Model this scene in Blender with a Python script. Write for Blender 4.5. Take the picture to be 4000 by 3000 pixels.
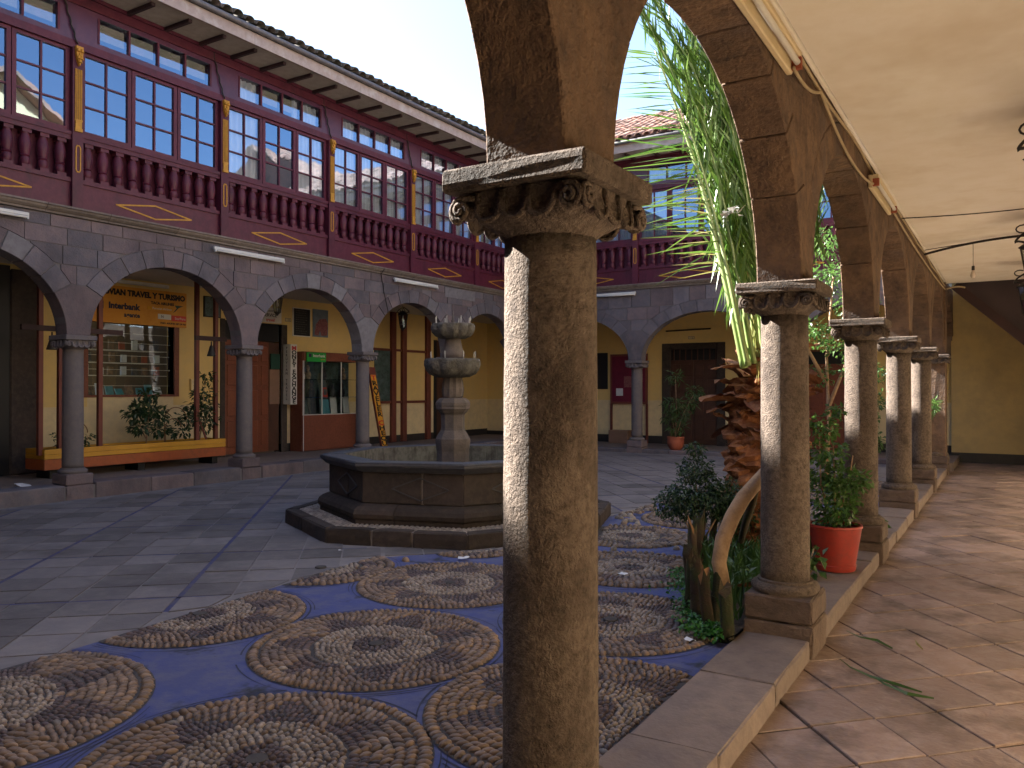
import bpy, bmesh, math, random
import numpy as np
from mathutils import Vector, Matrix, Euler
R = math.radians
rnd = random.Random(7)
sc = bpy.context.scene
for o in list(bpy.data.objects): bpy.data.objects.remove(o)

# ------------------------------------------------------------------ camera, sky, sun, exposure
cam = bpy.data.cameras.new('camera'); cam.lens = 28.0; cam.sensor_width = 36.0; cam.clip_end = 2000; cam.clip_start = 0.05
camo = bpy.data.objects.new('camera', cam); sc.collection.objects.link(camo)
camo.location = (0, 0, 1.6); camo.rotation_euler = (R(90.37), 0, R(32.04)); sc.camera = camo
SUN_EL, SUN_AZ = 35.0, 182.8            # azimuth of the sun, degrees counter-clockwise from +X
sdir = Vector((math.cos(R(SUN_AZ))*math.cos(R(SUN_EL)), math.sin(R(SUN_AZ))*math.cos(R(SUN_EL)), math.sin(R(SUN_EL))))
world = bpy.data.worlds.new('World'); sc.world = world; world.use_nodes = True
wn = world.node_tree.nodes; wl = world.node_tree.links
sky = wn.new('ShaderNodeTexSky'); sky.sky_type = 'NISHITA'; sky.sun_disc = False
sky.sun_elevation = R(SUN_EL); sky.sun_rotation = R(90 - SUN_AZ); sky.altitude = 1500; sky.dust_density = 3.2; sky.air_density = 1.0; sky.ozone_density = 1.0
wl.new(sky.outputs[0], wn['Background'].inputs[0]); wn['Background'].inputs[1].default_value = 0.056
sl = bpy.data.lights.new('sun', 'SUN'); sl.energy = 5.0; sl.angle = R(0.53); sl.color = (1.0, 0.94, 0.85)
so = bpy.data.objects.new('sun', sl); sc.collection.objects.link(so); so.rotation_euler = (-sdir).to_track_quat('-Z', 'Y').to_euler(); so.location = sdir*60
sc.view_settings.view_transform = 'Standard'; sc.view_settings.look = 'None'; sc.view_settings.gamma = 1.0
sc.view_settings.exposure = 3.1; sc.view_settings.use_curve_mapping = False
sc.cycles.max_bounces = 8; sc.cycles.diffuse_bounces = 5; sc.cycles.glossy_bounces = 4; sc.cycles.transparent_max_bounces = 12
sc.cycles.caustics_reflective = False; sc.cycles.caustics_refractive = False; sc.cycles.sample_clamp_indirect = 8.0

# ------------------------------------------------------------------ materials
M = {}
def nodes(name):
    m = bpy.data.materials.new(name); m.use_nodes = True
    nt = m.node_tree; M[name] = m
    return m, nt, nt.nodes['Principled BSDF']
def mixc(nt, fac, a, b):
    n = nt.nodes.new('ShaderNodeMix'); n.data_type = 'RGBA'
    for sock, v in ((n.inputs[0], fac), (n.inputs[6], a), (n.inputs[7], b)):
        if hasattr(v, 'is_linked'): nt.links.new(v, sock)
        else: sock.default_value = v if isinstance(v, (float, int)) else (*v, 1)
    return n.outputs[2]
def noise(nt, scale, detail=2, rough=0.6, vec=None, stretch=None):
    n = nt.nodes.new('ShaderNodeTexNoise'); n.inputs['Scale'].default_value = scale; n.inputs['Detail'].default_value = detail; n.inputs['Roughness'].default_value = rough
    if vec is None:
        g = nt.nodes.new('ShaderNodeNewGeometry'); vec = g.outputs['Position']
    if stretch:
        mp = nt.nodes.new('ShaderNodeMapping'); mp.inputs['Scale'].default_value = stretch; nt.links.new(vec, mp.inputs[0]); vec = mp.outputs[0]
    nt.links.new(vec, n.inputs['Vector'])
    return n.outputs['Fac']
def ramp(nt, fac, lo, hi):
    n = nt.nodes.new('ShaderNodeMapRange'); n.inputs[1].default_value = lo; n.inputs[2].default_value = hi; nt.links.new(fac, n.inputs[0]); return n.outputs[0]
def mat(name, c1, c2=None, c3=None, s1=3.0, s2=11.0, rough=0.85, bump=0.0, bs=60.0, bd=0.01, vary=0.0, island=False, spec=0.3, stain=None, stain_s=1.5, stretch=None, stlo=0.5, sthi=0.72, coarse=0.0, coat=0.0):
    m, nt, p = nodes(name); L = nt.links
    c2 = c2 or c1
    col = mixc(nt, ramp(nt, noise(nt, s1), 0.3, 0.7), c1, c2)
    if c3: col = mixc(nt, ramp(nt, noise(nt, s2, 4, 0.7), 0.42, 0.72), col, c3)
    if stain: col = mixc(nt, ramp(nt, noise(nt, stain_s, 4, 0.65, stretch=stretch), stlo, sthi), col, stain)
    if vary:
        if island:
            g = nt.nodes.new('ShaderNodeNewGeometry'); r = g.outputs['Random Per Island']
        else:
            g = nt.nodes.new('ShaderNodeObjectInfo'); r = g.outputs['Random']
        rr = ramp(nt, r, 0, 1); n = rr.node; n.inputs[3].default_value = 1 - vary; n.inputs[4].default_value = 1 + vary
        h = nt.nodes.new('ShaderNodeHueSaturation'); L.new(col, h.inputs['Color']); L.new(rr, h.inputs['Value']); col = h.outputs[0]
    L.new(col, p.inputs['Base Color']) if not isinstance(col, tuple) else None
    p.inputs['Roughness'].default_value = rough; p.inputs['Specular IOR Level'].default_value = spec
    if coat: p.inputs['Coat Weight'].default_value = coat; p.inputs['Coat Roughness'].default_value = 0.25
    if bump:
        hgt = noise(nt, bs, 3, 0.65)
        if coarse:
            a = nt.nodes.new('ShaderNodeMath'); a.operation = 'MULTIPLY_ADD'; L.new(noise(nt, bs*0.22, 2, 0.5), a.inputs[0]); a.inputs[1].default_value = coarse; L.new(hgt, a.inputs[2]); hgt = a.outputs[0]
        b = nt.nodes.new('ShaderNodeBump'); b.inputs['Strength'].default_value = bump; b.inputs['Distance'].default_value = bd
        L.new(hgt, b.inputs['Height']); L.new(b.outputs[0], p.inputs['Normal'])
    return m
def glassmat(name, tint=(0.9, 0.95, 1.0), boost=1.6, ior=1.5):
    m, nt, p = nodes(name); L = nt.links; nt.nodes.remove(p)
    out = nt.nodes['Material Output']
    tr = nt.nodes.new('ShaderNodeBsdfTransparent'); tr.inputs[0].default_value = (*tint, 1)
    gl = nt.nodes.new('ShaderNodeBsdfGlossy'); gl.inputs['Roughness'].default_value = 0.015; gl.inputs[0].default_value = (0.50, 0.72, 1, 1)
    bp = nt.nodes.new('ShaderNodeBump'); bp.inputs['Strength'].default_value = 0.035; bp.inputs['Distance'].default_value = 0.05
    L.new(noise(nt, 2.2, 2, 0.4), bp.inputs['Height']); L.new(bp.outputs[0], gl.inputs['Normal'])
    fr = nt.nodes.new('ShaderNodeFresnel'); fr.inputs[0].default_value = ior
    mu = nt.nodes.new('ShaderNodeMath'); mu.operation = 'MULTIPLY'; mu.inputs[1].default_value = boost; mu.use_clamp = True; L.new(fr.outputs[0], mu.inputs[0])
    mx = nt.nodes.new('ShaderNodeMixShader'); L.new(mu.outputs[0], mx.inputs[0]); L.new(tr.outputs[0], mx.inputs[1]); L.new(gl.outputs[0], mx.inputs[2]); L.new(mx.outputs[0], out.inputs[0])
    return m
def leafmat(name, c1, c2, tr=0.35):
    m, nt, p = nodes(name); L = nt.links
    g = nt.nodes.new('ShaderNodeNewGeometry'); col = mixc(nt, g.outputs['Random Per Island'], c1, c2)
    L.new(col, p.inputs['Base Color']); p.inputs['Roughness'].default_value = 0.38; p.inputs['Specular IOR Level'].default_value = 0.5
    t = nt.nodes.new('ShaderNodeBsdfTranslucent'); L.new(col, t.inputs[0])
    mx = nt.nodes.new('ShaderNodeMixShader'); mx.inputs[0].default_value = tr
    L.new(p.outputs[0], mx.inputs[1]); L.new(t.outputs[0], mx.inputs[2]); L.new(mx.outputs[0], nt.nodes['Material Output'].inputs[0])
    return m
# stone
mat('column_stone', (0.1845, 0.1422, 0.1134), (0.126, 0.0945, 0.0747), (0.0558, 0.0414, 0.0342), 2.5, 34, 0.9, 1.0, 95, 0.02, 0.06, stain=(0.045, 0.0315, 0.0252), stain_s=4.0, stretch=(1, 1, 0.7), stlo=0.5, sthi=0.74, coarse=0.5)
mat('arch_stone', (0.1858, 0.1175, 0.07344), (0.1226, 0.07776, 0.05357), (0.06739, 0.04493, 0.03456), 2.0, 7, 0.92, 1.0, 30, 0.022, 0.12, stain=(0.09504, 0.06912, 0.06048), stain_s=1.9, stretch=(1, 1, 0.4), stlo=0.52, sthi=0.74, coarse=0.7)
mat('stone_grey', (0.1225, 0.1129, 0.129), (0.09677, 0.09032, 0.1048), (0.1532, 0.125, 0.129), 2.5, 6, 0.9, 0.6, 40, 0.012, 0.17, coarse=0.7, stain=(0.06854, 0.06048, 0.06854), stain_s=1.5, stretch=(1, 1, .6), stlo=.5, sthi=.72)
mat('stone_pink', (0.1653, 0.125, 0.125), (0.1331, 0.1032, 0.1089), (0.1048, 0.09032, 0.1008), 2.5, 6, 0.9, 0.6, 40, 0.012, 0.17, coarse=0.7, stain=(0.08064, 0.06451, 0.07258), stain_s=1.5, stretch=(1, 1, .6), stlo=.5, sthi=.72)
mat('stone_pale', (0.1875, 0.1785, 0.189), (0.15, 0.1425, 0.156), (0.1275, 0.1162, 0.12), 3, 10, 0.9, 0.35, 45, 0.008, 0.12)
mat('stone_column_cool', (0.1296, 0.1152, 0.1188), (0.1044, 0.09144, 0.0972), (0.144, 0.1224, 0.1166), 2, 12, 0.9, 0.5, 50, 0.008, 0.1, coarse=0.5)
mat('mortar', (0.1476, 0.1354, 0.1368), (0.1152, 0.1058, 0.108), None, 6, 10, 0.95, 0.4, 60, 0.006)
mat('mortar_warm', (0.18, 0.138, 0.108), (0.132, 0.102, 0.078), None, 6, 10, 0.95, 0.5, 60, 0.008)
mat('cornice_stone', (0.175, 0.1435, 0.119), (0.133, 0.1085, 0.098), (0.21, 0.182, 0.161), 3, 12, 0.9, 0.4, 50, 0.006, 0.15)
mat('fountain_stone', (0.04675, 0.03485, 0.0306), (0.0323, 0.02635, 0.02465), (0.06375, 0.04845, 0.0408), 2.5, 14, 0.88, 0.5, 55, 0.006, 0.22, coarse=0.4)
mat('fountain_rim', (0.06, 0.06, 0.068), (0.047, 0.047, 0.056), (0.08, 0.076, 0.08), 3, 14, 0.7, 0.35, 55, 0.005, 0.12)
mat('fountain_pedestal', (0.14, 0.112, 0.1016), (0.108, 0.0896, 0.0856), (0.084, 0.072, 0.0672), 4, 12, 0.9, 0.55, 60, 0.008, 0.06, coarse=0.5)
mat('fountain_bowl', (0.136, 0.1264, 0.112), (0.096, 0.088, 0.08), (0.044, 0.04, 0.0352), 6, 14, 0.92, 0.9, 30, 0.02, 0.05, coarse=0.6)
mat('basin_inside', (0.21, 0.1995, 0.168), (0.154, 0.147, 0.126), (0.077, 0.07, 0.0595), 3, 9, 0.9, 0.3, 40, 0.006, stain=(0.056, 0.049, 0.0385), stain_s=5, stretch=(3, 3, 0.6))
mat('kerb_stone', (0.2184, 0.1721, 0.1469), (0.1721, 0.1344, 0.1176), (0.1385, 0.1092, 0.1008), 2.2, 9, 0.85, 0.5, 40, 0.008, 0.12, coarse=0.7)
mat('plinth_stone', (0.1425, 0.1028, 0.0825), (0.105, 0.0735, 0.06), (0.075, 0.05475, 0.0465), 3, 10, 0.9, 0.8, 40, 0.014, 0.12, coarse=0.7)
mat('floor_slab', (0.2652, 0.1856, 0.1569), (0.1856, 0.1304, 0.1105), (0.2984, 0.2298, 0.2045), 1.6, 6, 0.62, 0.7, 20, 0.014, 0.18, spec=0.4, coarse=0.8, stain=(0.1105, 0.07735, 0.06409), stain_s=2.1, stlo=0.5, sthi=0.68)
mat('floor_joint', (0.075, 0.052, 0.04), (0.045, 0.033, 0.027), None, 3, 9, 0.95, 0.4, 60, 0.006)
mat('paving_slab', (0.1447, 0.1313, 0.1368), (0.1134, 0.1032, 0.1095), (0.1681, 0.1525, 0.1486), 1.5, 8, 0.8, 0.5, 30, 0.008, 0.26, coarse=0.6, stain=(0.0782, 0.07038, 0.07194), stain_s=1.1)
mat('paving_joint', (0.2105, 0.1924, 0.196), (0.1452, 0.1343, 0.1379), None, 5, 9, 0.95, 0.3, 60, 0.004)
mat('incised', (0.03, 0.032, 0.05), (0.045, 0.05, 0.09), None, 8, 9, 0.9)
mat('blue_paint', (0.0522, 0.0666, 0.207), (0.0675, 0.0765, 0.1755), (0.108, 0.1116, 0.1755), 2.2, 7, 0.8, 0.4, 24, 0.006, stain=(0.0315, 0.0333, 0.045), stain_s=2.9, stlo=0.57, sthi=0.66)
mat('blue_line', (0.0324, 0.0396, 0.1368), (0.054, 0.0576, 0.1224), (0.0936, 0.08784, 0.1044), 6, 9, 0.85, 0.2, 40, 0.004)
mat('mosaic_grout', (0.075, 0.067, 0.064), (0.05, 0.046, 0.046), None, 4, 9, 0.95, 0.3, 60, 0.004)
mat('pebble_tan', (0.195, 0.1326, 0.08736), (0.1482, 0.09984, 0.0702), (0.1092, 0.0819, 0.0702), 2, 8, 0.5, 0.15, 90, 0.003, 0.32, True, 0.35)
mat('pebble_dark', (0.1044, 0.072, 0.07056), (0.0792, 0.0576, 0.05904), (0.0612, 0.05328, 0.0576), 2, 8, 0.55, 0.15, 90, 0.003, 0.3, True, 0.3)
mat('pebble_pale', (0.2652, 0.2262, 0.1911), (0.2106, 0.1732, 0.1459), (0.156, 0.1248, 0.1092), 2, 8, 0.5, 0.15, 90, 0.003, 0.3, True, 0.35)
mat('soil', (0.045, 0.033, 0.025), (0.03, 0.022, 0.017), (0.08, 0.06, 0.04), 5, 20, 0.98, 0.8, 60, 0.02)
mat('earth', (0.12, 0.10, 0.085), (0.09, 0.075, 0.065), None, 1, 5, 0.95)
# plaster and paint
mat('ceiling_plaster', (0.776, 0.7372, 0.679), (0.7469, 0.7081, 0.6402), (0.7178, 0.6693, 0.582), 0.9, 3, 0.92, 0.25, 9, 0.008, stain=(0.6208, 0.5529, 0.4559), stain_s=0.9, stlo=0.5, sthi=0.75)
mat('yellow_wall', (0.64, 0.465, 0.185), (0.60, 0.43, 0.165), (0.56, 0.415, 0.185), 0.8, 6, 0.85, 0.15, 20, 0.004)
mat('cream_wall', (0.72, 0.58, 0.39), (0.68, 0.545, 0.36), (0.62, 0.49, 0.33), 0.9, 6, 0.85, 0.15, 20, 0.004)
mat('lower_wall', (0.64, 0.52, 0.30), (0.58, 0.47, 0.27), (0.50, 0.41, 0.26), 0.9, 6, 0.8, 0.15, 20, 0.004)
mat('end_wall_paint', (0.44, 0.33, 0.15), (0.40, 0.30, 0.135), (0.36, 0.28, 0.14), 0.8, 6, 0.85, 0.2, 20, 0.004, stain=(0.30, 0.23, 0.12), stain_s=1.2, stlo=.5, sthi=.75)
mat('black_skirting', (0.02, 0.018, 0.018), (0.03, 0.027, 0.025), None, 4, 9, 0.6)
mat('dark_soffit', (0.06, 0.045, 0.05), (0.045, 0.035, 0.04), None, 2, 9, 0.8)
mat('grey_ceiling', (0.60, 0.56, 0.48), (0.52, 0.49, 0.42), None, 1, 5, 0.9)
mat('maroon', (0.088, 0.014, 0.029), (0.068, 0.011, 0.023), (0.105, 0.022, 0.036), 2, 11, 0.45, 0.25, 26, 0.004, 0.14, spec=0.3, stain=(0.05, 0.012, 0.02), stain_s=5, stretch=(1, 1, .5), stlo=.55, sthi=.75)
mat('maroon_sky_sheen', (0.07, 0.018, 0.05), (0.055, 0.015, 0.042), (0.085, 0.024, 0.05), 2, 11, 0.36, 0.25, 26, 0.004, 0.08, spec=0.5)  # maroon boards with the purplish sheen of the sky mixed into their colour
mat('gold', (0.532, 0.2755, 0.0285), (0.456, 0.228, 0.02375), (0.342, 0.1615, 0.019), 6, 20, 0.5, 0.2, 60, 0.003)
mat('soffit_plaster', (0.448, 0.416, 0.376), (0.4, 0.368, 0.328), (0.352, 0.32, 0.28), 2, 8, 0.9, 0.2, 20, 0.005)
mat('fascia', (0.4, 0.336, 0.296), (0.336, 0.272, 0.24), (0.272, 0.224, 0.2), 2, 7, 0.85, 0.25, 30, 0.006, stain=(0.464, 0.432, 0.4), stain_s=3)
mat('rafter', (0.0525, 0.028, 0.0294), (0.0385, 0.0224, 0.0245), None, 4, 9, 0.7, 0.2, 40, 0.004, 0.1)
mat('gutter', (0.10, 0.10, 0.105), (0.08, 0.08, 0.085), (0.15, 0.13, 0.12), 3, 12, 0.5, spec=0.5)
mat('roof_tile', (0.36, 0.20, 0.15), (0.28, 0.15, 0.11), (0.22, 0.16, 0.13), 2.5, 9, 0.9, 0.5, 30, 0.008, 0.25, stain=(0.14, 0.12, 0.10), stain_s=2.5, coarse=0.5)
mat('roof_tile_field', (0.36, 0.20, 0.15), (0.28, 0.15, 0.11), (0.22, 0.16, 0.13), 2.5, 9, 0.9, 0.5, 30, 0.008, 0.25, True, stain=(0.14, 0.12, 0.10), stain_s=2.5, coarse=0.5)
mat('mossy_tile', (0.13, 0.10, 0.085), (0.09, 0.08, 0.065), (0.07, 0.075, 0.05), 3, 11, 0.95, 0.6, 30, 0.01, 0.25, coarse=0.5)
mat('curtain', (0.82, 0.81, 0.80), (0.76, 0.75, 0.74), None, 3, 9, 0.9)
mat('room_dark', (0.10, 0.09, 0.085), (0.08, 0.07, 0.07), None, 2, 9, 0.9)
glassmat('pane_glass', (0.80, 0.86, 0.9), 6.0); glassmat('lantern_glass', (0.8, 0.85, 0.85), 0.5); glassmat('shop_glass', (0.85, 0.9, 0.88), 3.0)
mat('door_wood', (0.20, 0.055, 0.022), (0.15, 0.04, 0.018), (0.11, 0.03, 0.015), 4, 30, 0.42, 0.2, 40, 0.003, 0.08, spec=0.5)
mat('dark_door', (0.075, 0.032, 0.02), (0.05, 0.024, 0.016), None, 5, 20, 0.6, 0.2, 40, 0.003, 0.1)
mat('red_brown_post', (0.16, 0.045, 0.03), (0.12, 0.035, 0.026), None, 5, 20, 0.55, 0.15, 40, 0.003, 0.08)
mat('case_wood', (0.19, 0.062, 0.035), (0.15, 0.048, 0.028), (0.115, 0.036, 0.022), 3, 25, 0.5, 0.1, 60, 0.002)
mat('iron', (0.02, 0.02, 0.022), (0.03, 0.027, 0.026), None, 10, 20, 0.55, spec=0.5)
mat('metal_white', (0.62, 0.62, 0.60), (0.54, 0.53, 0.50), None, 6, 20, 0.45)
mat('cream_metal', (0.62, 0.52, 0.34), (0.55, 0.45, 0.29), None, 6, 20, 0.5)
mat('aluminium', (0.55, 0.55, 0.54), None, None, 6, 20, 0.35, spec=0.7)
mat('black_paint', (0.012, 0.012, 0.013), None, None, rough=0.5)
mat('dark_navy', (0.02, 0.022, 0.05), None, None, rough=0.5)
mat('white_paint', (0.62, 0.61, 0.58), (0.54, 0.53, 0.5), None, 4, 9, 0.6)
mat('red_paint', (0.48, 0.03, 0.025), None, None, rough=0.5)
mat('red_box_paint', (0.55, 0.06, 0.04), None, None, rough=0.5)
mat('sign_orange', (0.58, 0.25, 0.035), (0.52, 0.22, 0.03), (0.62, 0.30, 0.05), 1.3, 4, 0.6)
mat('sign_yellow', (0.62, 0.30, 0.025), (0.54, 0.26, 0.02), None, 4, 9, 0.5)
mat('planter_yellow', (0.51, 0.255, 0.017), (0.4505, 0.2125, 0.0153), None, 4, 9, 0.45, spec=0.5)
mat('planter_orange', (0.336, 0.076, 0.0176), (0.28, 0.06, 0.0144), (0.224, 0.056, 0.016), 4, 12, 0.45, spec=0.5)
mat('sign_green', (0.02, 0.30, 0.05), None, None, rough=0.4)
mat('dark_green', (0.012, 0.05, 0.035), None, None, rough=0.4)
mat('cyan_paper', (0.10, 0.32, 0.38), (0.07, 0.25, 0.32), None, 9, 20, 0.5)
mat('white_paper', (0.62, 0.64, 0.66), (0.50, 0.54, 0.60), None, 18, 20, 0.6)
mat('tan_goods', (0.40, 0.27, 0.17), (0.30, 0.18, 0.12), (0.10, 0.09, 0.09), 9, 18, 0.7, vary=0.4)
mat('dark_goods', (0.07, 0.075, 0.09), (0.04, 0.04, 0.05), (0.14, 0.13, 0.12), 9, 18, 0.6, vary=0.4)
mat('poster_sky', (0.16, 0.20, 0.25), (0.10, 0.13, 0.16), None, 5, 9, 0.5)
mat('poster_red', (0.20, 0.06, 0.07), (0.11, 0.035, 0.045), (0.26, 0.13, 0.12), 16, 30, 0.5)
mat('picture_green', (0.05, 0.09, 0.08), (0.12, 0.16, 0.18), (0.02, 0.035, 0.02), 7, 14, 0.4)
mat('magenta_felt', (0.14, 0.012, 0.035), (0.11, 0.01, 0.03), None, 6, 20, 0.8)
mat('cardboard', (0.22, 0.13, 0.09), (0.18, 0.11, 0.075), None, 5, 20, 0.8)
mat('terracotta_red', (0.31, 0.03, 0.017), (0.26, 0.025, 0.015), (0.21, 0.03, 0.02), 5, 18, 0.5, 0.15, 40, 0.003, spec=0.4)
mat('terracotta', (0.34, 0.095, 0.05), (0.28, 0.075, 0.042), None, 5, 18, 0.7)
mat('clear_bulb', (0.7, 0.62, 0.55), None, None, rough=0.1, spec=0.6)
mat('lamp_glass', (0.45, 0.46, 0.44), (0.38, 0.39, 0.38), None, 5, 9, 0.25, spec=0.6)
mat('cable', (0.42, 0.33, 0.20), (0.34, 0.27, 0.17), None, 9, 9, 0.7)
mat('black_cable', (0.03, 0.025, 0.022), None, None, rough=0.7)
mat('bark', (0.40, 0.27, 0.165), (0.32, 0.21, 0.125), (0.22, 0.14, 0.085), 4, 14, 0.85, 0.5, 40, 0.006, coarse=0.5)
mat('palm_fibre', (0.20, 0.075, 0.03), (0.12, 0.045, 0.02), (0.27, 0.12, 0.05), 5, 18, 0.9, 0.7, 50, 0.012, 0.3, True)
mat('dead_leaf', (0.1725, 0.06375, 0.027), (0.105, 0.036, 0.018), (0.2475, 0.1237, 0.06), 5, 18, 0.8, 0.3, 40, 0.006, 0.35, True)
mat('stake_bark', (0.07, 0.045, 0.032), (0.042, 0.03, 0.022), (0.036, 0.052, 0.018), 4, 9, 0.92, 0.7, 30, 0.012, 0.25, coarse=0.6)
mat('moss_bark', (0.03, 0.042, 0.014), (0.022, 0.026, 0.013), (0.045, 0.034, 0.022), 5, 12, 0.95, 0.8, 30, 0.012, coarse=0.6)
mat('cut_wood', (0.24, 0.13, 0.065), (0.17, 0.095, 0.05), None, 9, 20, 0.85)
leafmat('palm_leaf', (0.055, 0.135, 0.02), (0.13, 0.22, 0.04), 0.35)
leafmat('palm_stem', (0.20, 0.29, 0.09), (0.26, 0.34, 0.13), 0.12)
leafmat('leaf_dark', (0.018, 0.045, 0.016), (0.032, 0.07, 0.022), 0.25)
leafmat('leaf_mid', (0.035, 0.085, 0.02), (0.06, 0.125, 0.03), 0.3)
leafmat('leaf_light', (0.055, 0.13, 0.03), (0.09, 0.18, 0.04), 0.35)
leafmat('clover', (0.03, 0.13, 0.025), (0.05, 0.18, 0.03), 0.3)
leafmat('dry_blade', (0.22, 0.24, 0.07), (0.30, 0.26, 0.10), 0.3)
mat('water', (0.05, 0.055, 0.055), (0.07, 0.075, 0.07), None, 3, 9, 0.15, spec=0.5)
mat('litter', (0.7, 0.7, 0.72), (0.6, 0.6, 0.62), None, 9, 9, 0.6)

# ------------------------------------------------------------------ mesh helpers
COL = sc.collection; ORI = {}
def tag(o, label=None, cat=None, group=None, kind=None):
    if label: o['label'] = label
    if cat: o['category'] = cat
    if group: o['group'] = group
    if kind: o['kind'] = kind
    return o
def thing(name, loc, label, cat, group=None):
    o = bpy.data.objects.new(name, None); COL.objects.link(o); o.location = loc; o.empty_display_size = 0.1
    ORI[o.name] = Vector(loc); return tag(o, label, cat, group)
class MB:
    def __init__(s): s.v = []; s.f = []
    def add(s, vs, fs):
        b = len(s.v); s.v += [tuple(p) for p in vs]; s.f += [tuple(b+i for i in f) for f in fs]; return s
    def box(s, x0, x1, y0, y1, z0, z1):
        return s.add([(x, y, z) for z in (z0, z1) for y in (y0, y1) for x in (x0, x1)], [(0, 2, 3, 1), (4, 5, 7, 6), (0, 1, 5, 4), (2, 6, 7, 3), (0, 4, 6, 2), (1, 3, 7, 5)])
    def bar(s, a, b, w, h=None, up=(0, 0, 1)):       # square bar from a to b
        a = Vector(a); b = Vector(b); h = h or w; d = (b-a).normalized(); u = Vector(up)
        if abs(d.dot(u)) > 0.95: u = Vector((1, 0, 0))
        r = d.cross(u).normalized(); u = r.cross(d)
        vs = [p + r*(i*w/2) + u*(j*h/2) for p in (a, b) for j in (-1, 1) for i in (-1, 1)]
        return s.add(vs, [(0, 2, 3, 1), (4, 5, 7, 6), (0, 1, 5, 4), (2, 6, 7, 3), (0, 4, 6, 2), (1, 3, 7, 5)])
    def lathe(s, prof, n=24, c=(0, 0, 0), sq=None, caps=True, jit=0, ph=0.0):
        vs = []; fs = []
        for r, z in prof:
            for i in range(n):
                a = 2*math.pi*(i)/n + ph; rr = r + (rnd.uniform(-jit, jit) if jit else 0)
                vs.append((c[0]+rr*math.cos(a), c[1]+rr*math.sin(a), c[2]+z))
        m = len(prof)
        for k in range(m-1):
            for i in range(n):
                j = (i+1) % n; fs.append((k*n+i, k*n+j, (k+1)*n+j, (k+1)*n+i))
        if caps: fs.append(tuple(range(n-1, -1, -1))); fs.append(tuple((m-1)*n+i for i in range(n)))
        return s.add(vs, fs)
    def tube(s, pts, rad, n=6, caps=True):
        pts = [Vector(p) for p in pts]; m = len(pts); vs = []; fs = []; u = None
        for k, p in enumerate(pts):
            d = (pts[min(k+1, m-1)] - pts[max(k-1, 0)]).normalized()
            if u is None:
                u = d.orthogonal().normalized()
            u = (u - d*u.dot(d)); u = u.normalized() if u.length > 1e-6 else d.orthogonal().normalized()
            w = d.cross(u); r = rad[k] if isinstance(rad, (list, tuple)) else rad
            vs += [p + (u*math.cos(2*math.pi*i/n) + w*math.sin(2*math.pi*i/n))*r for i in range(n)]
        for k in range(m-1):
            for i in range(n):
                j = (i+1) % n; fs.append((k*n+i, k*n+j, (k+1)*n+j, (k+1)*n+i))
        if caps: fs.append(tuple(range(n-1, -1, -1))); fs.append(tuple((m-1)*n+i for i in range(n)))
        return s.add(vs, fs)
    def prism(s, poly, P, d0, d1):                   # poly = [(s,z)], P(s,d,z) maps to world
        n = len(poly); vs = [P(a, d0, z) for a, z in poly] + [P(a, d1, z) for a, z in poly]
        return s.add(vs, [tuple(range(n)), tuple(range(2*n-1, n-1, -1))] + [(i, i+n, (i+1) % n + n, (i+1) % n) for i in range(n)])
    def pbox(s, P, s0, s1, d0, d1, z0, z1): return s.prism([(s0, z0), (s1, z0), (s1, z1), (s0, z1)], P, d0, d1)
    def mesh(s, name, m, org=(0, 0, 0), smooth=False, bevel=0, sub=0, jit=0):
        me = bpy.data.meshes.new(name); ox, oy, oz = org
        me.from_pydata([(x-ox, y-oy, z-oz) for x, y, z in s.v], [], s.f)
        b = bmesh.new(); b.from_mesh(me)
        if name != 'pane': bmesh.ops.recalc_face_normals(b, faces=b.faces)
        if bevel: bmesh.ops.bevel(b, geom=[e for e in b.edges if len(e.link_faces) == 2 and e.calc_face_angle(0) > 0.5], offset=bevel, segments=1, affect='EDGES', clamp_overlap=True)
        if sub: bmesh.ops.subdivide_edges(b, edges=b.edges[:], cuts=sub, use_grid_fill=True)
        if jit:
            for v in b.verts: v.co += Vector((rnd.uniform(-jit, jit), rnd.uniform(-jit, jit), rnd.uniform(-jit, jit)))
        b.to_mesh(me); b.free()
        if smooth: me.polygons.foreach_set('use_smooth', [True]*len(me.polygons))
        ms = m if isinstance(m, (list, tuple)) else [m]
        for x in ms: me.materials.append(M[x])
        return me
    def build(s, name, m, parent=None, smooth=False, bevel=0, sub=0, jit=0):
        org = ORI[parent.name] if parent else (0, 0, 0)
        o = bpy.data.objects.new(name, s.mesh(name, m, org, smooth, bevel, sub, jit)); COL.objects.link(o)
        if parent: o.parent = parent
        ORI[o.name] = Vector(org); return o
def inst(name, me, parent, loc, rot=(0, 0, 0), scale=(1, 1, 1)):
    o = bpy.data.objects.new(name, me); COL.objects.link(o)
    org = ORI[parent.name] if parent else Vector((0, 0, 0))
    if parent: o.parent = parent
    o.location = Vector(loc) - org; o.rotation_euler = rot; o.scale = scale; ORI[o.name] = Vector(loc); return o
def copy_tree(o, parent=None):
    c = o.copy(); COL.objects.link(c); c.parent = parent
    for ch in o.children: copy_tree(ch, c)
    return c
def autosmooth(o):
    o.data.polygons.foreach_set('use_smooth', [True]*len(o.data.polygons))
    try: o.data.set_sharp_from_angle(angle=R(40))
    except Exception: pass
    return o
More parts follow.
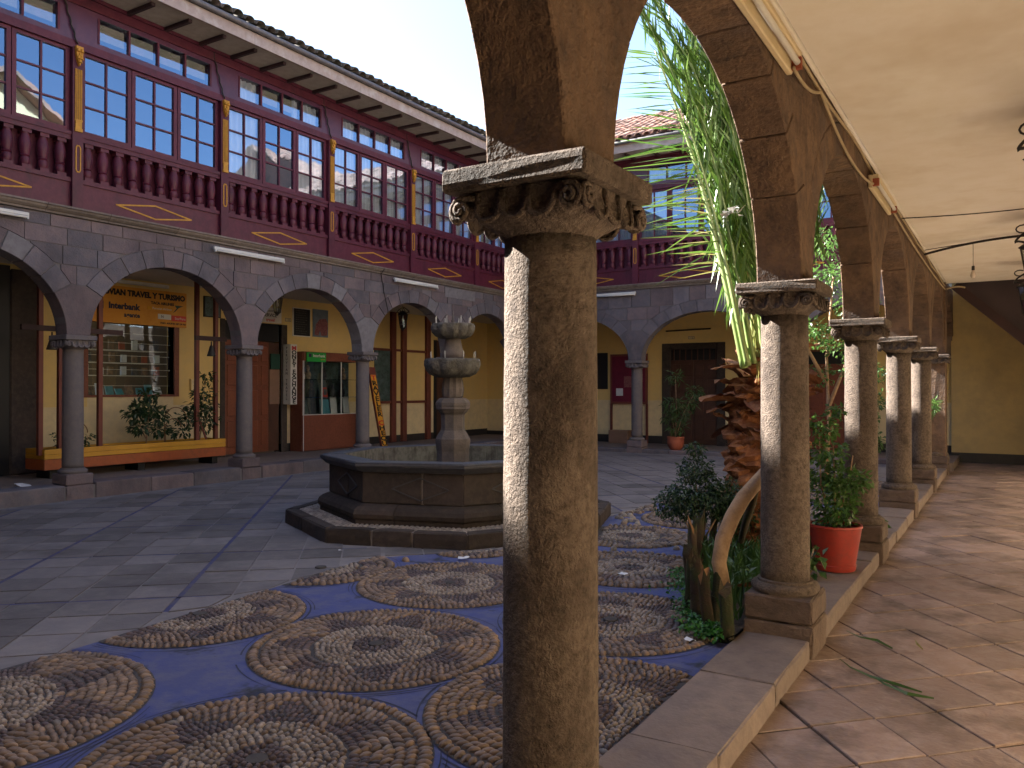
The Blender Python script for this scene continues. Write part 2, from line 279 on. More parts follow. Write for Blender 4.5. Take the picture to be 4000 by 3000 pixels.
def text(body, size, m, parent, P, s, d, z, align='LEFT', vertical=False, name='lettering', flip=1, squash=1.0, bold=0.0):
    cu = bpy.data.curves.new('t', 'FONT'); cu.body = body; cu.size = size; cu.align_x = align; cu.extrude = 0.001; cu.offset = bold; cu.resolution_u = 2
    if vertical: cu.space_line = 0.78
    if vertical: cu.body = '\n'.join(body); cu.align_x = 'CENTER'
    t = bpy.data.objects.new('t', cu); me = bpy.data.meshes.new_from_object(t)
    bpy.data.objects.remove(t); org = ORI[parent.name] if parent else Vector((0, 0, 0))
    for v in me.vertices:
        x, y, e = v.co; v.co = Vector(P(s + flip*x*squash, d - e, z + y)) - org
    me.materials.clear(); me.materials.append(M[m]); me.name = name
    o = bpy.data.objects.new(name, me); COL.objects.link(o)
    if parent: o.parent = parent
    ORI[o.name] = Vector(org); return o

# frames: s along the facade, d inward from the court-side face, z up
def PL(s, d, z): return (-10.91 - d, s, z)           # left wing, face looks along +X
def PR(s, d, z): return (-1.33 + d, s, z)            # right wing, face looks along -X
def PF(s, d, z): return (s, 17.66 + d, z)            # far wing, face looks along -Y
def PN(s, d, z): return (s, -1.25 - d, z)            # near wing behind the viewer, face looks along +Y
GZ = 0.09                                            # courtyard level

# ------------------------------------------------------------------ ground and floors
g = MB(); g.add([(-400, -400, -0.35), (400, -400, -0.35), (400, 400, -0.35), (-400, 400, -0.35)], [(0, 1, 2, 3)])
tag(g.build('ground', 'earth'), 'bare earth spreading beneath and around the buildings', kind='structure')
FC = Vector((-5.55, 7.56)); FROT = -94.5              # fountain centre, angle of one octagon corner
def octr(x, y):                                      # apothem-distance from the fountain centre
    return max(((x-FC.x)*math.cos(R(FROT+22.5+45*k)) + (y-FC.y)*math.sin(R(FROT+22.5+45*k))) for k in range(8))
def border(y):                                       # line between slab paving and pebble mosaic
    if y < 2.5: return -4.62
    if y < 5.4: return -4.62 - (y-2.5)*0.085
    if y < 6.3: return -4.87 + (y-5.4)*0.9
    return -4.05 + max(0, y-8.5)*0.06
cg = MB(); cg.box(-11.1, -1.30, -1.3, 17.7, -0.3, 0.0838)
court = tag(cg.build('courtyard_paving', 'paving_joint'), 'grey stone slab paving of the courtyard with blue painted joint lines', kind='structure')
e1 = Vector((math.cos(R(42)), math.sin(R(42)))); e2 = Vector((-e1.y, e1.x)); A0, DA, B0, DB = -1.38, 1.48, 6.13, 1.60
cells = []
for i in range(-14, 60):
    for j in range(-24, 64):
        n1, k1 = divmod(i, 4); n2, k2 = divmod(j, 4); bl = 0.02; jn = 0.008
        a0 = A0 + DA*n1 + DA/4*k1 - 8*DA; a1 = a0 + DA/4; b0 = B0 + DB*n2 + DB/4*k2 - 4*DB; b1 = b0 + DB/4
        a0 += bl if k1 == 0 else jn; a1 -= bl if k1 == 3 else jn; b0 += bl if k2 == 0 else jn; b1 -= bl if k2 == 3 else jn
        c = e1*((a0+a1)/2) + e2*((b0+b1)/2)
        if not (-10.75 < c.x < -1.6 and 0.3 < c.y < 17.5): continue
        if c.x > border(c.y)-0.02 and c.y < 14.2: continue
        if octr(c.x, c.y) < 1.72: continue
        # keep only corners left of the mosaic border
        cs = [e1*u + e2*v for u, v in ((a0, b0), (a1, b0), (a1, b1), (a0, b1))]
        cs = [Vector((min(p.x, border(p.y)-0.015) if c.y < 14 else p.x, p.y)) for p in cs]
        cells.append((c, [Vector((max(p.x, -10.78), p.y)) for p in cs]))
cells.sort(key=lambda q: (q[0].length if q[0].x > -1.6*q[0].y - 3 else 99))
far = MB()
for n, (c, cs) in enumerate(cells):
    h = 0.0875 + rnd.uniform(0, 0.0045); m = MB() if n < 300 else far
    m.add([(p.x, p.y, 0.07) for p in cs] + [(p.x, p.y, h + rnd.uniform(-0.001, 0.001)) for p in cs], [(4, 5, 6, 7), (0, 1, 5, 4), (1, 2, 6, 5), (2, 3, 7, 6), (3, 0, 4, 7)])
    if n < 300: m.build('paving_slab', 'paving_slab', court)
tag(far.build('paving_slab_field', 'paving_slab', court), kind='stuff')
bl = MB()
def clipx(p, q, f):                                  # keep the stretch where f>0
    N = 160; run = []
    for i in range(N+1):
        x = p + (q-p)*(i/N)
        if f(x): run.append(x)
        else:
            if len(run) > 1: yield run[0], run[-1]
            run = []
    if len(run) > 1: yield run[0], run[-1]
ok = lambda x: -10.75 < x.x < (border(x.y)-0.03 if x.y < 14.2 else -1.6) and 0.3 < x.y < 17.5 and octr(x.x, x.y) > 1.82
for k in range(-12, 14):
    for p, q, w in ((e1*(A0+DA*k) - e2*14, e1*(A0+DA*k) + e2*26, e1), (e2*(B0+DB*k) - e1*20, e2*(B0+DB*k) + e1*22, e2)):
        for a, b in clipx(p, q, ok):
            o = w*0.0195; zz = 0.0862
            bl.add([(a.x-o.x, a.y-o.y, zz), (a.x+o.x, a.y+o.y, zz), (b.x+o.x, b.y+o.y, zz), (b.x-o.x, b.y-o.y, zz)], [(0, 1, 2, 3)])
bl.build('painted_joint_line', 'blue_line', court)

# ------------------------------------------------------------------ pebble mosaic
def bedx(y): return max(-1.44 - (y-4.66)*.455, -2.30 + max(0, y-7.3)*.75)
def inbed(x, y, k=1.0): return 4.66 + (1-k) < y < 8.1 - (1-k) and x > bedx(y) + (1-k)*.6
mz = MB(); N = 60
ys = [-3 + i*17.3/N for i in range(N+1)]
for i in range(N):
    y0, y1 = ys[i], ys[i+1]
    mz.add([(border(y0), y0, 0.0865), (-1.36, y0, 0.0865), (-1.36, y1, 0.0865), (border(y1), y1, 0.0865)], [(0, 1, 2, 3)])
mos = tag(mz.build('pebble_mosaic', 'blue_paint'), 'river pebble mosaic circles set in blue painted cement', kind='structure')
circles = [(-3.18, 3.57, .735), (-2.60, 2.20, .72), (-4.19, 1.80, .845), (-3.70, 5.00, .72), (-1.70, 3.36, .76), (-4.60, 3.42, .69), (-2.22, 4.76, .71), (-4.95, 4.86, .62),
           (-1.15, 2.0, .70), (-2.72, 6.22, .66), (-3.32, 7.58, .62), (-2.35, 7.62, .42), (-3.05, 8.98, .68), (-3.45, 10.4, .66), (-2.2, 10.1, .60), (-2.75, 11.6, .66), (-3.3, 12.95, .66), (-2.0, 12.9, .62), (-4.3, 6.2, .42), (-1.95, 11.4, .4), (-3.6, 0.6, .68), (-2.05, 0.85, .68)]
peb = []; beds = MB()
for ci, (cx, cy, cr) in enumerate(circles):
    near = math.hypot(cx, cy) < 6.4; q = 1.0 if near else 1.35
    pts = [(cx+cr*math.cos(2*math.pi*i/48), cy+cr*math.sin(2*math.pi*i/48)) for i in range(48)]
    pts = [(min(max(x, border(y)+0.004), -1.40), y) for x, y in pts]
    beds.add([(x, y, 0.0905) for x, y in pts], [tuple(range(48))])
    rot = rnd.uniform(0, 0.9); npt = 7; rin_ = .1
    def put(r, t, ang, l, w, k, hz=0.55):
        r += .010*math.sin(3*t + ci) + rnd.uniform(-.005, .005) if cr-.06 > r > rin_ else 0
        x, y = cx + r*math.cos(t), cy + r*math.sin(t)
        if x < border(y)+0.03 or x > -1.425 or inbed(x, y) or octr(x, y) < 1.84: return
        if y < -0.4 or x < -1.75*y - 3.2: return
        peb.append((x, y, ang + rnd.uniform(-.14, .14), l*rnd.uniform(.85, 1.12), w*rnd.uniform(.88, 1.1), w*hz*rnd.uniform(.75, 1.2), k))
    r = cr - 0.038
    n = int(2*math.pi*r/(0.040*q))
    for i in range(n): put(r, 2*math.pi*i/n, 2*math.pi*i/n + .25, .034*min(q, 1.15), .0205*q, 0)
    r = cr - 0.038 - .060*q; row = 0; rin = 0.335*cr/.7
    while r > rin + .02:
        t = rnd.uniform(0, .1)
        t_end = t + 2*math.pi - .02
        while t < t_end:
            ph = ((t - rot) % (2*math.pi/npt))/(2*math.pi/npt)*2 - 1            # -1..1 within a star sector
            f = (r - rin)/(cr - .09 - rin)
            dark = abs(ph) < (1 - f)*.98
            edge = abs(abs(ph) - (1-f)*1.02)*r*math.pi/npt < .02
            if dark:
                put(r, t, t + (0.2 if ph > 0 else -.2), .024*q, .0135*q, 1); t += .030*q/r
            else:
                sec = int(((t - rot) % (2*math.pi))/(2*math.pi/npt)*1 + .5) % 2; put(r, t, t + (0.62 if sec else -0.62), .034*q, .0185*q, 0 if rnd.random() < .97 else 2); t += .041*q/r
        r -= .046*q; row += 1
    r = rin
    while r > .055:
        t = rnd.uniform(0, 1); te = t + 2*math.pi - .05
        while t < te:
            k = 1 if r < .145*cr/.7 else (2 if rnd.random() < .85 else 0)
            put(r + rnd.uniform(-.005, .005), t, rnd.uniform(0, 3) if k != 1 else t, .019*q, .0145*q, k, .6); t += .034*q/r
        r -= .032*q
    if cr > .6: beds.lathe([(.05, 0), (.045, .012), (.0, .016)], 14, (cx, cy, 0.0906), caps=False)
# loose pebbles between the far circles and beside the fountain
for _ in range(2600):
    y = rnd.uniform(5.4, 14.1); x = rnd.uniform(border(y)+.03, -1.45)
    if inbed(x, y) or octr(x, y) < 1.86: continue
    if any((x-a)**2 + (y-b)**2 < (c+.09)**2 for a, b, c in circles): continue
    if y < 7.5 and rnd.random() < .85: continue
    if y > 7.5 and math.sin(x*3.1+y*1.3) > .55: continue
    peb.append((x, y, rnd.uniform(0, 3.1), .045, .032, .02, 2 if rnd.random() < .5 else 0))
beds.build('mosaic_bed', 'mosaic_grout', mos)
inc = MB()                                           # incised double lines that follow the circles in the blue cement
for ci, (cx, cy, cr) in enumerate(circles):
    if math.hypot(cx, cy) > 7.5: continue
    for off, w_ in ((.026, .0045), (.052, .003)):
        a0_ = rnd.uniform(0, 6)
        for i in range(120):
            t0, t1 = 2*math.pi*i/120, 2*math.pi*(i+1)/120; x, y = cx + (cr+off)*math.cos(t0), cy + (cr+off)*math.sin(t0)
            if x < border(y)+.02 or x > -1.42 or inbed(x, y) or octr(x, y) < 1.9 or math.sin(t0*2 + a0_) > .55: continue
            if any(j != ci and (x-a)**2 + (y-b)**2 < (c+.012)**2 for j, (a, b, c) in enumerate(circles)): continue
            w2 = w_*(1 + .5*math.sin(t0*5+ci)); inc.add([(cx + (cr+off+s_*w2)*math.cos(t), cy + (cr+off+s_*w2)*math.sin(t), .0882) for s_, t in ((-1, t0), (1, t0), (1, t1), (-1, t1))], [(0, 1, 2, 3)])
inc.build('incised_lines', 'incised', mos)
prof = [(1.0, 0.0), (0.86, 0.5), (0.5, 0.87)]
def dome(n=8):
    v = [(r*math.cos(2*math.pi*i/n), r*math.sin(2*math.pi*i/n), z) for r, z in prof for i in range(n)] + [(0, 0, 1)]
    f = [(k*n+i, k*n+(i+1) % n, (k+1)*n+(i+1) % n, (k+1)*n+i) for k in range(2) for i in range(n)] + [(2*n+i, 2*n+(i+1) % n, 3*n) for i in range(n)]
    return np.array(v), f
dv, df = dome(); PM = ['pebble_tan', 'pebble_dark', 'pebble_pale']
pm = []
for k in range(3):
    me = bpy.data.meshes.new('pebble'); me.from_pydata(dv.tolist(), [], df); me.polygons.foreach_set('use_smooth', [True]*len(df)); me.materials.append(M[PM[k]].copy()); pm.append(me)
    nt = me.materials[0].node_tree                   # single pebbles vary by object instead of by island
    gi = [n for n in nt.nodes if n.type == 'NEW_GEOMETRY' and n.outputs['Random Per Island'].is_linked][0]; oi = nt.nodes.new('ShaderNodeObjectInfo')
    for l in list(gi.outputs['Random Per Island'].links): nt.links.new(oi.outputs['Random'], l.to_socket)
def vis(p):                                          # size in the picture, zero when hidden or outside the frame
    x, y = p[0], p[1]; c, s_ = math.cos(R(32.04)), math.sin(R(32.04)); dep = -x*s_ + y*c; lat = x*c + y*s_
    if dep < .6: return 0
    u = 2000 + 3111*lat/dep; v = 1520 + 3111*1.5/dep
    if u < 0 or u > 2680 or v > 3000 or 1960 < u < 2360: return 0
    return p[3]*p[4]/dep**3
peb.sort(key=vis, reverse=True)
for (x, y, a, l, w, h, k) in peb[:300]: inst('pebble', pm[k], mos, (x, y, 0.089), (rnd.uniform(-.12, .12), rnd.uniform(-.12, .12), a), (l, w, h*1.9))
rest = peb[300:]; nv, nf = len(dv), len(df); V = np.zeros((len(rest), nv, 3))
for i, (x, y, a, l, w, h, k) in enumerate(rest):
    d = dv*np.array((l, w, h*1.9)); ca, sa = math.cos(a), math.sin(a); tx, ty = rnd.uniform(-.12, .12), rnd.uniform(-.12, .12)
    V[i, :, 0] = d[:, 0]*ca - d[:, 1]*sa + x; V[i, :, 1] = d[:, 0]*sa + d[:, 1]*ca + y; V[i, :, 2] = d[:, 2] + .089 + d[:, 0]*tx + d[:, 1]*ty
me = bpy.data.meshes.new('pebble_field'); F_ = [tuple(q + i*nv for q in f) for i in range(len(rest)) for f in df]
me.from_pydata(V.reshape(-1, 3).tolist(), [], F_); me.polygons.foreach_set('use_smooth', [True]*len(F_))
for k in range(3): me.materials.append(M[PM[k]])
me.polygons.foreach_set('material_index', [p[6] for p in rest for _ in range(nf)])
o = bpy.data.objects.new('pebble_field', me); COL.objects.link(o); o.parent = mos; tag(o, kind='stuff')

# ------------------------------------------------------------------ right corridor: floor, kerb, ceiling, walls
cf = MB(); cf.box(-1.36, 1.5, -7.5, 20.2, -0.2, -0.008)
cfl = tag(cf.build('corridor_floor', 'floor_joint'), 'worn diagonal stone slab floor of the arcade corridor', kind='structure')
f1 = Vector((math.cos(R(-50)), math.sin(R(-50)))); f2 = Vector((math.cos(R(46)), math.sin(R(46)))); sl_far = MB(); sl_list = []
p0 = Vector((-0.57, 4.78)); W1, W2 = 0.395, 0.355
import itertools
def clip_poly(poly, f):                              # Sutherland-Hodgman, f(p) >= 0 is kept
    out = []
    for a, b in zip(poly, poly[1:] + poly[:1]):
        fa, fb = f(a), f(b)
        if fa >= 0: out.append(a)
        if (fa >= 0) != (fb >= 0): out.append(a + (b-a)*(fa/(fa-fb)))
    return out
for i in range(-46, 46):
    for j in range(-46, 60):
        wv = [rnd.uniform(-.012, .012) for _ in range(4)]; g_ = .006 + abs(rnd.gauss(0, .002)) + (.003 if (j*7) % 3 == 0 else 0)
        off = 0.0
        a0, a1 = i*W1 + g_, (i+1)*W1 - g_*.6; b0, b1 = j*W2 + g_*.4, (j+1)*W2 - g_*.9
        cs = [p0 + f1*a + f2*b for a, b in ((a0, b0), (a1, b0), (a1, b1), (a0, b1))]
        if not any(-1.1 < p.x < 1.5 and -2 < p.y < 20.1 for p in cs): continue
        cs = clip_poly(cs, lambda p: p.x + 1.02)
        if len(cs) < 3: continue
        cs = clip_poly(cs, lambda p: 1.44 - p.x)
        if len(cs) < 3: continue
        cs = clip_poly(cs, lambda p: 19.9 - p.y)
        if len(cs) < 3: continue
        c = sum(cs, Vector((0, 0)))/len(cs); sl_list.append((c, cs))
sl_list.sort(key=lambda q: q[0].y if (q[0].x < 0.55 and q[0].y > 2.2) else 99)
for n, (c, cs) in enumerate(sl_list):
    h = rnd.uniform(-.003, .004); k = len(cs); m = MB() if n < 290 else sl_far
    m.add([(p.x, p.y, -0.03) for p in cs] + [(p.x, p.y, h + rnd.uniform(-.0015, .0015)) for p in cs], [tuple(range(k, 2*k))] + [(i, (i+1) % k, (i+1) % k + k, i+k) for i in range(k)])
    if n < 290: m.build('floor_slab', 'floor_slab', cfl, bevel=0.003)
tag(sl_far.build('floor_slab_field', 'floor_slab', cfl), kind='stuff')
CY = [2.14 + 3.0*i for i in range(-1, 6)]            # right arcade piers
kb = MB(); kb.box(-1.385, -1.03, -1.2, 17.3, -0.2, 0.095)
kerb = tag(kb.build('arcade_kerb', 'mortar_warm'), 'low worn stone kerb running between the right arcade columns', kind='structure')
for c in CY[1:]:
    s = c - 3.0 + .212; e = c - .212
    while s < e - .05:
        l = rnd.uniform(.7, 1.15); t = min(s + l, e)
        if e - t < .35: t = e
        m = MB(); jx = rnd.uniform(-.012, .012); h = .118 + rnd.uniform(-.006, .008)
        m.box(-1.40 + rnd.uniform(-.015, .01), -1.012 + jx*.6, s + .004, t - .004, -0.05, h); m.build('kerb_stone', 'kerb_stone', kerb, bevel=.012, sub=2, jit=.0035); s = t
cl = MB(); cl.box(-1.05, 1.6, -7.5, 17.35, 3.62, 3.75)
tag(cl.build('corridor_ceiling', 'ceiling_plaster'), 'smooth cream plaster ceiling over the right corridor', kind='structure')
cv = MB(); cv.prism([(-1.05, 3.619), (-1.05, 3.60), (-1.04, 3.612), (-1.02, 3.6195)], lambda s, d, z: (s, d, z), -1.6, 17.35) if True else cv.prism([(-1.05, 3.62), (-1.05, 3.52), (-1.035, 3.56), (-1.00, 3.60), (-0.95, 3.6195)], lambda s, d, z: (s, d, z), -7.5, 17.35)
cv.build('ceiling_cove', 'ceiling_plaster', bpy.data.objects['corridor_ceiling'], smooth=True)
iw = MB(); iw.box(1.45, 1.75, -4.0, 20.2, 1.25, 3.75); w = tag(iw.build('corridor_wall', 'yellow_wall'), 'yellow painted inner wall of the right corridor', 'wall')
MB().box(1.447, 1.75, -4.0, 20.2, 0.22, 1.249).build('lower_wall', 'cream_wall', w); MB().box(1.444, 1.75, -4.0, 20.2, -0.1, 0.2195).build('skirting', 'black_skirting', w)
ew = MB(); ew.box(-1.10, 1.45, 19.9, 20.2, 1.25, 4.2); w = tag(ew.build('corridor_end_wall', 'end_wall_paint'), 'yellow wall closing the far end of the right corridor', 'wall')
MB().box(-1.10, 1.45, 19.897, 20.2, 0.22, 1.249).build('lower_wall', 'end_wall_paint', w); MB().box(-1.10, 1.45, 19.894, 20.2, -0.1, 0.2195).build('skirting', 'black_skirting', w)
bw = MB(); bw.box(-1.05, 1.45, -1.9, -1.7, -0.1, 3.62); tag(bw.build('bounce_screen', 'dark_door'), 'unseen dark partition added behind the viewer to cut bounced light', 'wall')  # dark wall added out of view to hold back light from behind
bw = MB(); bw.box(-13.4, -1.05, -4.2, -4.0, -0.1, 3.75); tag(bw.build('near_walk_wall', 'yellow_wall'), 'yellow wall of the walk behind the viewer', 'wall')
# stair flight seen from below at the end of the corridor
st = thing('staircase', (0, 18.6, 0), 'dark underside of a staircase rising across the corridor end', 'staircase')
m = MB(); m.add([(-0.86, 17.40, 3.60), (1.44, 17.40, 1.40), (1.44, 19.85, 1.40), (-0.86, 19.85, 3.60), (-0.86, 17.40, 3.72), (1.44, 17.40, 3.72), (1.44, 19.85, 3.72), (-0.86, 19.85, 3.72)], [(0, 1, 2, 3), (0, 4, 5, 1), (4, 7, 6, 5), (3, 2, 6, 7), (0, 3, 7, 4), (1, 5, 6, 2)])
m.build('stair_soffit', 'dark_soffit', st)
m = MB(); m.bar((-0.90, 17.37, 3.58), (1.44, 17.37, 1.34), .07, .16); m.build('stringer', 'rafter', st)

# ------------------------------------------------------------------ left and far corridors
m = MB(); m.box(-13.5, -11.0, -7.5, 20.2, -0.2, 0.24); m.box(-11.0, -0.95, 17.75, 20.2, -0.2, 0.155)
tag(m.build('gallery_floor', 'kerb_stone'), 'grey stone floor behind the left and far arcades', kind='structure')
m = MB(); m.box(-15.7, -10.95, -7.5, 20.2, 3.58, 3.9); m.box(-10.95, -1.1, 17.70, 20.2, 3.58, 3.9)
tag(m.build('gallery_ceiling', 'grey_ceiling'), 'grey plaster ceiling over the left and far arcade walks', kind='structure')
lw = thing('left_shop_wall', (-13.4, 10, 0), 'yellow shop wall behind the left arcade with paler lower half', 'wall')
m = MB()
for s0, s1, z0, z1 in ((-7.5, 7.70, 1.3, 3.6), (7.70, 9.36, 2.78, 3.6), (9.36, 10.52, 1.3, 3.6), (10.52, 11.97, 3.0, 3.6), (11.97, 17.40, 1.3, 3.6), (18.35, 20.2, 1.3, 3.6), (17.40, 18.35, 2.95, 3.6)):
    m.box(-13.6, -13.4, s0, s1, z0, z1)
m.build('upper_wall', 'yellow_wall', lw)
m = MB()
for s0, s1, z0, z1 in ((-7.5, 10.52, .42, 1.298), (7.70, 9.36, 1.298, 1.50), (11.97, 17.40, .42, 1.298), (18.35, 20.2, .42, 1.298)): m.box(-13.6, -13.401, s0, s1, z0, z1)
m.build('lower_wall', 'lower_wall', lw)
m = MB()
for s0, s1 in ((-7.5, 10.52), (11.97, 17.40), (18.35, 20.2)): m.box(-13.6, -13.396, s0, s1, .2, .4195)
m.build('skirting', 'black_skirting', lw)
MB().box(-15.6, -15.5, 7.0, 19.0, 0, 3.6).build('room_backing', 'room_dark', lw)
fw = thing('far_wall', (-6, 20, 0), 'yellow wall behind the far arcade with dark doors', 'wall')
m = MB()
for s0, s1, z0, z1 in ((-13.4, -7.80, 1.3, 3.6), (-7.80, -6.15, 2.80, 3.6), (-6.15, -4.3, 1.3, 3.6), (-4.3, -2.7, 2.55, 3.6), (-2.7, -1.10, 1.3, 3.6)): m.box(s0, s1, 20.0, 20.2, z0, z1)
m.build('upper_wall', 'yellow_wall', fw); m = MB()
for s0, s1 in ((-13.4, -7.80), (-6.15, -4.3), (-2.7, -1.10)): m.box(s0, s1, 19.999, 20.2, .36, 1.298)
m.build('lower_wall', 'lower_wall', fw); m = MB()
for s0, s1 in ((-13.4, -7.80), (-6.15, -4.3), (-2.7, -1.10)): m.box(s0, s1, 19.995, 20.2, .1, .3595)
m.build('skirting', 'black_skirting', fw)
# kerbs in front of the left and far arcades
LY = [6.15 + 2.92*i for i in range(-2, 5)]           # left arcade piers
FX = [-11.05, -7.60, -4.15, -1.20]                   # far arcade piers
lk = MB(); lk.box(-11.25, -10.87, -7.5, 17.6, -0.1, .27); lk.box(-11.25, -1.35, 17.64, 17.95, -.1, .16)
lkerb = tag(lk.build('gallery_kerb', 'mortar'), 'stone kerb step along the left and far arcades', kind='structure')
for c in LY[1:]:
    s = c - 2.92 + .21; e = c - .21
    while s < e - .05:
        t = min(s + rnd.uniform(.6, .95), e); t = e if e - t < .3 else t
        m = MB(); m.box(-11.25, -10.85 + rnd.uniform(-.01, .01), s + .006, t - .006, 0, .295 + rnd.uniform(-.008, .008)); m.build('kerb_stone', rnd.choice(['stone_grey', 'stone_pink', 'stone_grey', 'kerb_stone']), lkerb, bevel=.012); s = t
for a, b in zip(FX[:-1], FX[1:]):
    s = a + .21
    while s < b - .25:
        t = min(s + rnd.uniform(.6, .95), b - .21); t = b - .21 if b - .21 - t < .3 else t
        m = MB(); m.box(s + .006, t - .006, 17.60, 17.98, 0, .175 + rnd.uniform(-.006, .006)); m.build('kerb_stone', rnd.choice(['stone_grey', 'stone_pink', 'stone_grey']), lkerb, bevel=.012); s = t

# ------------------------------------------------------------------ columns
def make_column(stone, plinthm, hi):
    root = thing('stone_column', (0, 0, 0), 'x', 'column', 'stone arcade columns'); n = 40 if hi else 24
    m = MB(); m.box(-.205, .205, -.205, .205, .195, .345); m.build('plinth', plinthm, root, bevel=.014, sub=3, jit=.003)
    m = MB(); m.box(-.212, .208, -.208, .205, -.04, .188); m.build('plinth_foot', plinthm, root, bevel=.012, sub=3, jit=.004)
    pf = [(.15, .345), (.192, .346), (.203, .362), (.205, .378), (.198, .395), (.180, .405), (.166, .408), (.166, .420), (.152, .424)]
    m = MB(); m.lathe(pf, n); autosmooth(m.build('base', stone, root))
    pf = [(.147, .42)] + [(.147 - .006*(i/22)**1.5, .42 + 1.638*i/22) for i in range(1, 23)]
    m = MB(); m.lathe(pf, n, jit=.0012); m.build('shaft', stone, root, smooth=True)
    m = MB(); lv = [(2.055, .141, 0), (2.066, .150, 0), (2.078, .163, .05), (2.09, .178, .25), (2.105, .190, .6), (2.12, .198, .9), (2.182, .205, 1)]
    vs = []; fs = []; K = 32
    for z, r, q in lv:
        for i in range(K):
            a = 2*math.pi*(i+.5)/K; cx, cy = math.cos(a), math.sin(a); sqf = 1/max(abs(cx), abs(cy)); f = r*(1 + (sqf-1)*q*.9)
            vs.append((cx*f, cy*f, z))
    for k in range(len(lv)-1):
        for i in range(K): fs.append((k*K+i, k*K+(i+1) % K, (k+1)*K+(i+1) % K, (k+1)*K+i))
    fs.append(tuple(range(len(vs)-K, len(vs)))); m.add(vs, fs); cap = autosmooth(m.build('capital', stone, root))
    # drooping leaves on the four faces, scrolls at the corners
    for f in range(4):
        rot = Matrix.Rotation(f*math.pi/2, 3, 'Z')
        for c in (-.088, 0, .088):
            m = MB(); w = .041; pts = []
            for i in range(9):
                a = math.pi*i/8; pts.append((c - w*math.cos(a), 2.128 - .040*math.sin(a)))
            pts = [(c - w, 2.178)] + pts + [(c + w, 2.178)]
            def dd(z): return .200 + (2.178 - z)*.16 - max(0, 2.09-z)*.25
            m.tube([rot @ Vector((x, -dd(z) - .004, z)) for x, z in pts], .0085 if hi else .012, 6)
            ctr = (c, 2.12); inner = [rot @ Vector((x*.8 + c*.2, -dd(z) - .002, z*.9 + 2.13*.1)) for x, z in pts]
            b = len(m.v); m.v += [tuple(rot @ Vector((c, -dd(2.12) + .016, 2.135)))] + [tuple(p) for p in inner]
            m.f += [(b, b+1+i, b+2+i) for i in range(len(inner)-1)]
            m.build('leaf', stone, cap, smooth=True)
        for sx in (-1, 1):
            m = MB(); pts = []
            for i in range(22 if hi else 12):
                q = i/(21 if hi else 11); a = math.pi*.5 + sx*-1*(q*3.6*math.pi); r = .036*(1 - q*.86)
                pts.append(rot @ Vector((sx*.183 + r*math.cos(a), -.218 - .010*q, 2.130 + r*math.sin(a))))
            pts = [rot @ Vector((sx*.135, -.215, 2.16))] + pts
            m.tube(pts, .0085 if hi else .012, 6)
            if sx == 1:                              # solid corner of the scroll
                m2 = [(.128, -.20, 2.175), (.222, -.222, 2.175), (.222, -.222, 2.07), (.195, -.205, 2.05), (.150, -.185, 2.06)]
            m.build('scroll', stone, cap, smooth=True)
        m = MB(); cyl = [rot @ (Vector((.165, -.165, 0)) + Vector((.0, 0, 2.134)) + Vector((1, -1, 0)).normalized()*t) for t in (-.06, .055)]
        m.tube(cyl, [.030, .032], 12); m.build('scroll_bolster', stone, cap, smooth=True)
    m = MB(); m.box(-.240, .240, -.240, .240, 2.184, 2.252); ab = m.build('abacus', stone, root, bevel=.008, sub=2, jit=.0014)
    return root
proto_w = make_column('column_stone', 'plinth_stone', True)
wl_lab = ['foreground rough stone column, the largest, its left side in sunlight', 'second stone column along the right arcade, between the gnarled branch and the red flowerpot',
          'third right arcade column, just behind the red flowerpot, with small spots of sun', 'fourth right arcade column, brightly lit down its left side', 'fifth right arcade column with speckled leaf shadow on it',
          'sixth and farthest right arcade column, with a pale leafy sprig in front']
for i, c in enumerate(CY[1:]):
    o = proto_w if i == 0 else copy_tree(proto_w); o.location = (-1.20, c, 0); o['label'] = wl_lab[i]; o['group'] = 'columns of the right arcade'
    if i: o.rotation_euler.z = math.pi/2*(i % 4)
for o in [proto_w]: ORI[o.name] = Vector(o.location)
proto_c = make_column('stone_column_cool', 'stone_pink', False)
cl_lab = ['left arcade column with pink plinth at the left end of the yellow and orange planter', 'left arcade column between the planter and the money exchange case', 'left arcade column beside the display case and leaning cheque sign', 'left arcade column hidden behind the fountain bowls']
spots = [(-11.05, LY[2+i]) for i in range(4)] + [(-11.05, 17.80)] + [(x, 17.80) for x in FX[1:3]]
cl_lab += ['corner column where left and far arcades meet', 'slim column of the far arcade in front of the notice board', 'far arcade column behind the palm fronds']
for i, (x, y) in enumerate(spots):
    o = proto_c if i == 0 else copy_tree(proto_c); o.location = (x, y, 0.09 if i < 4 else .03); o.scale = (.92, .92, 1); o['label'] = cl_lab[i]; o['group'] = 'columns of the left and far arcades'; o.rotation_euler.z = math.pi/2*(i % 4)
ORI[proto_c.name] = Vector(proto_c.location)

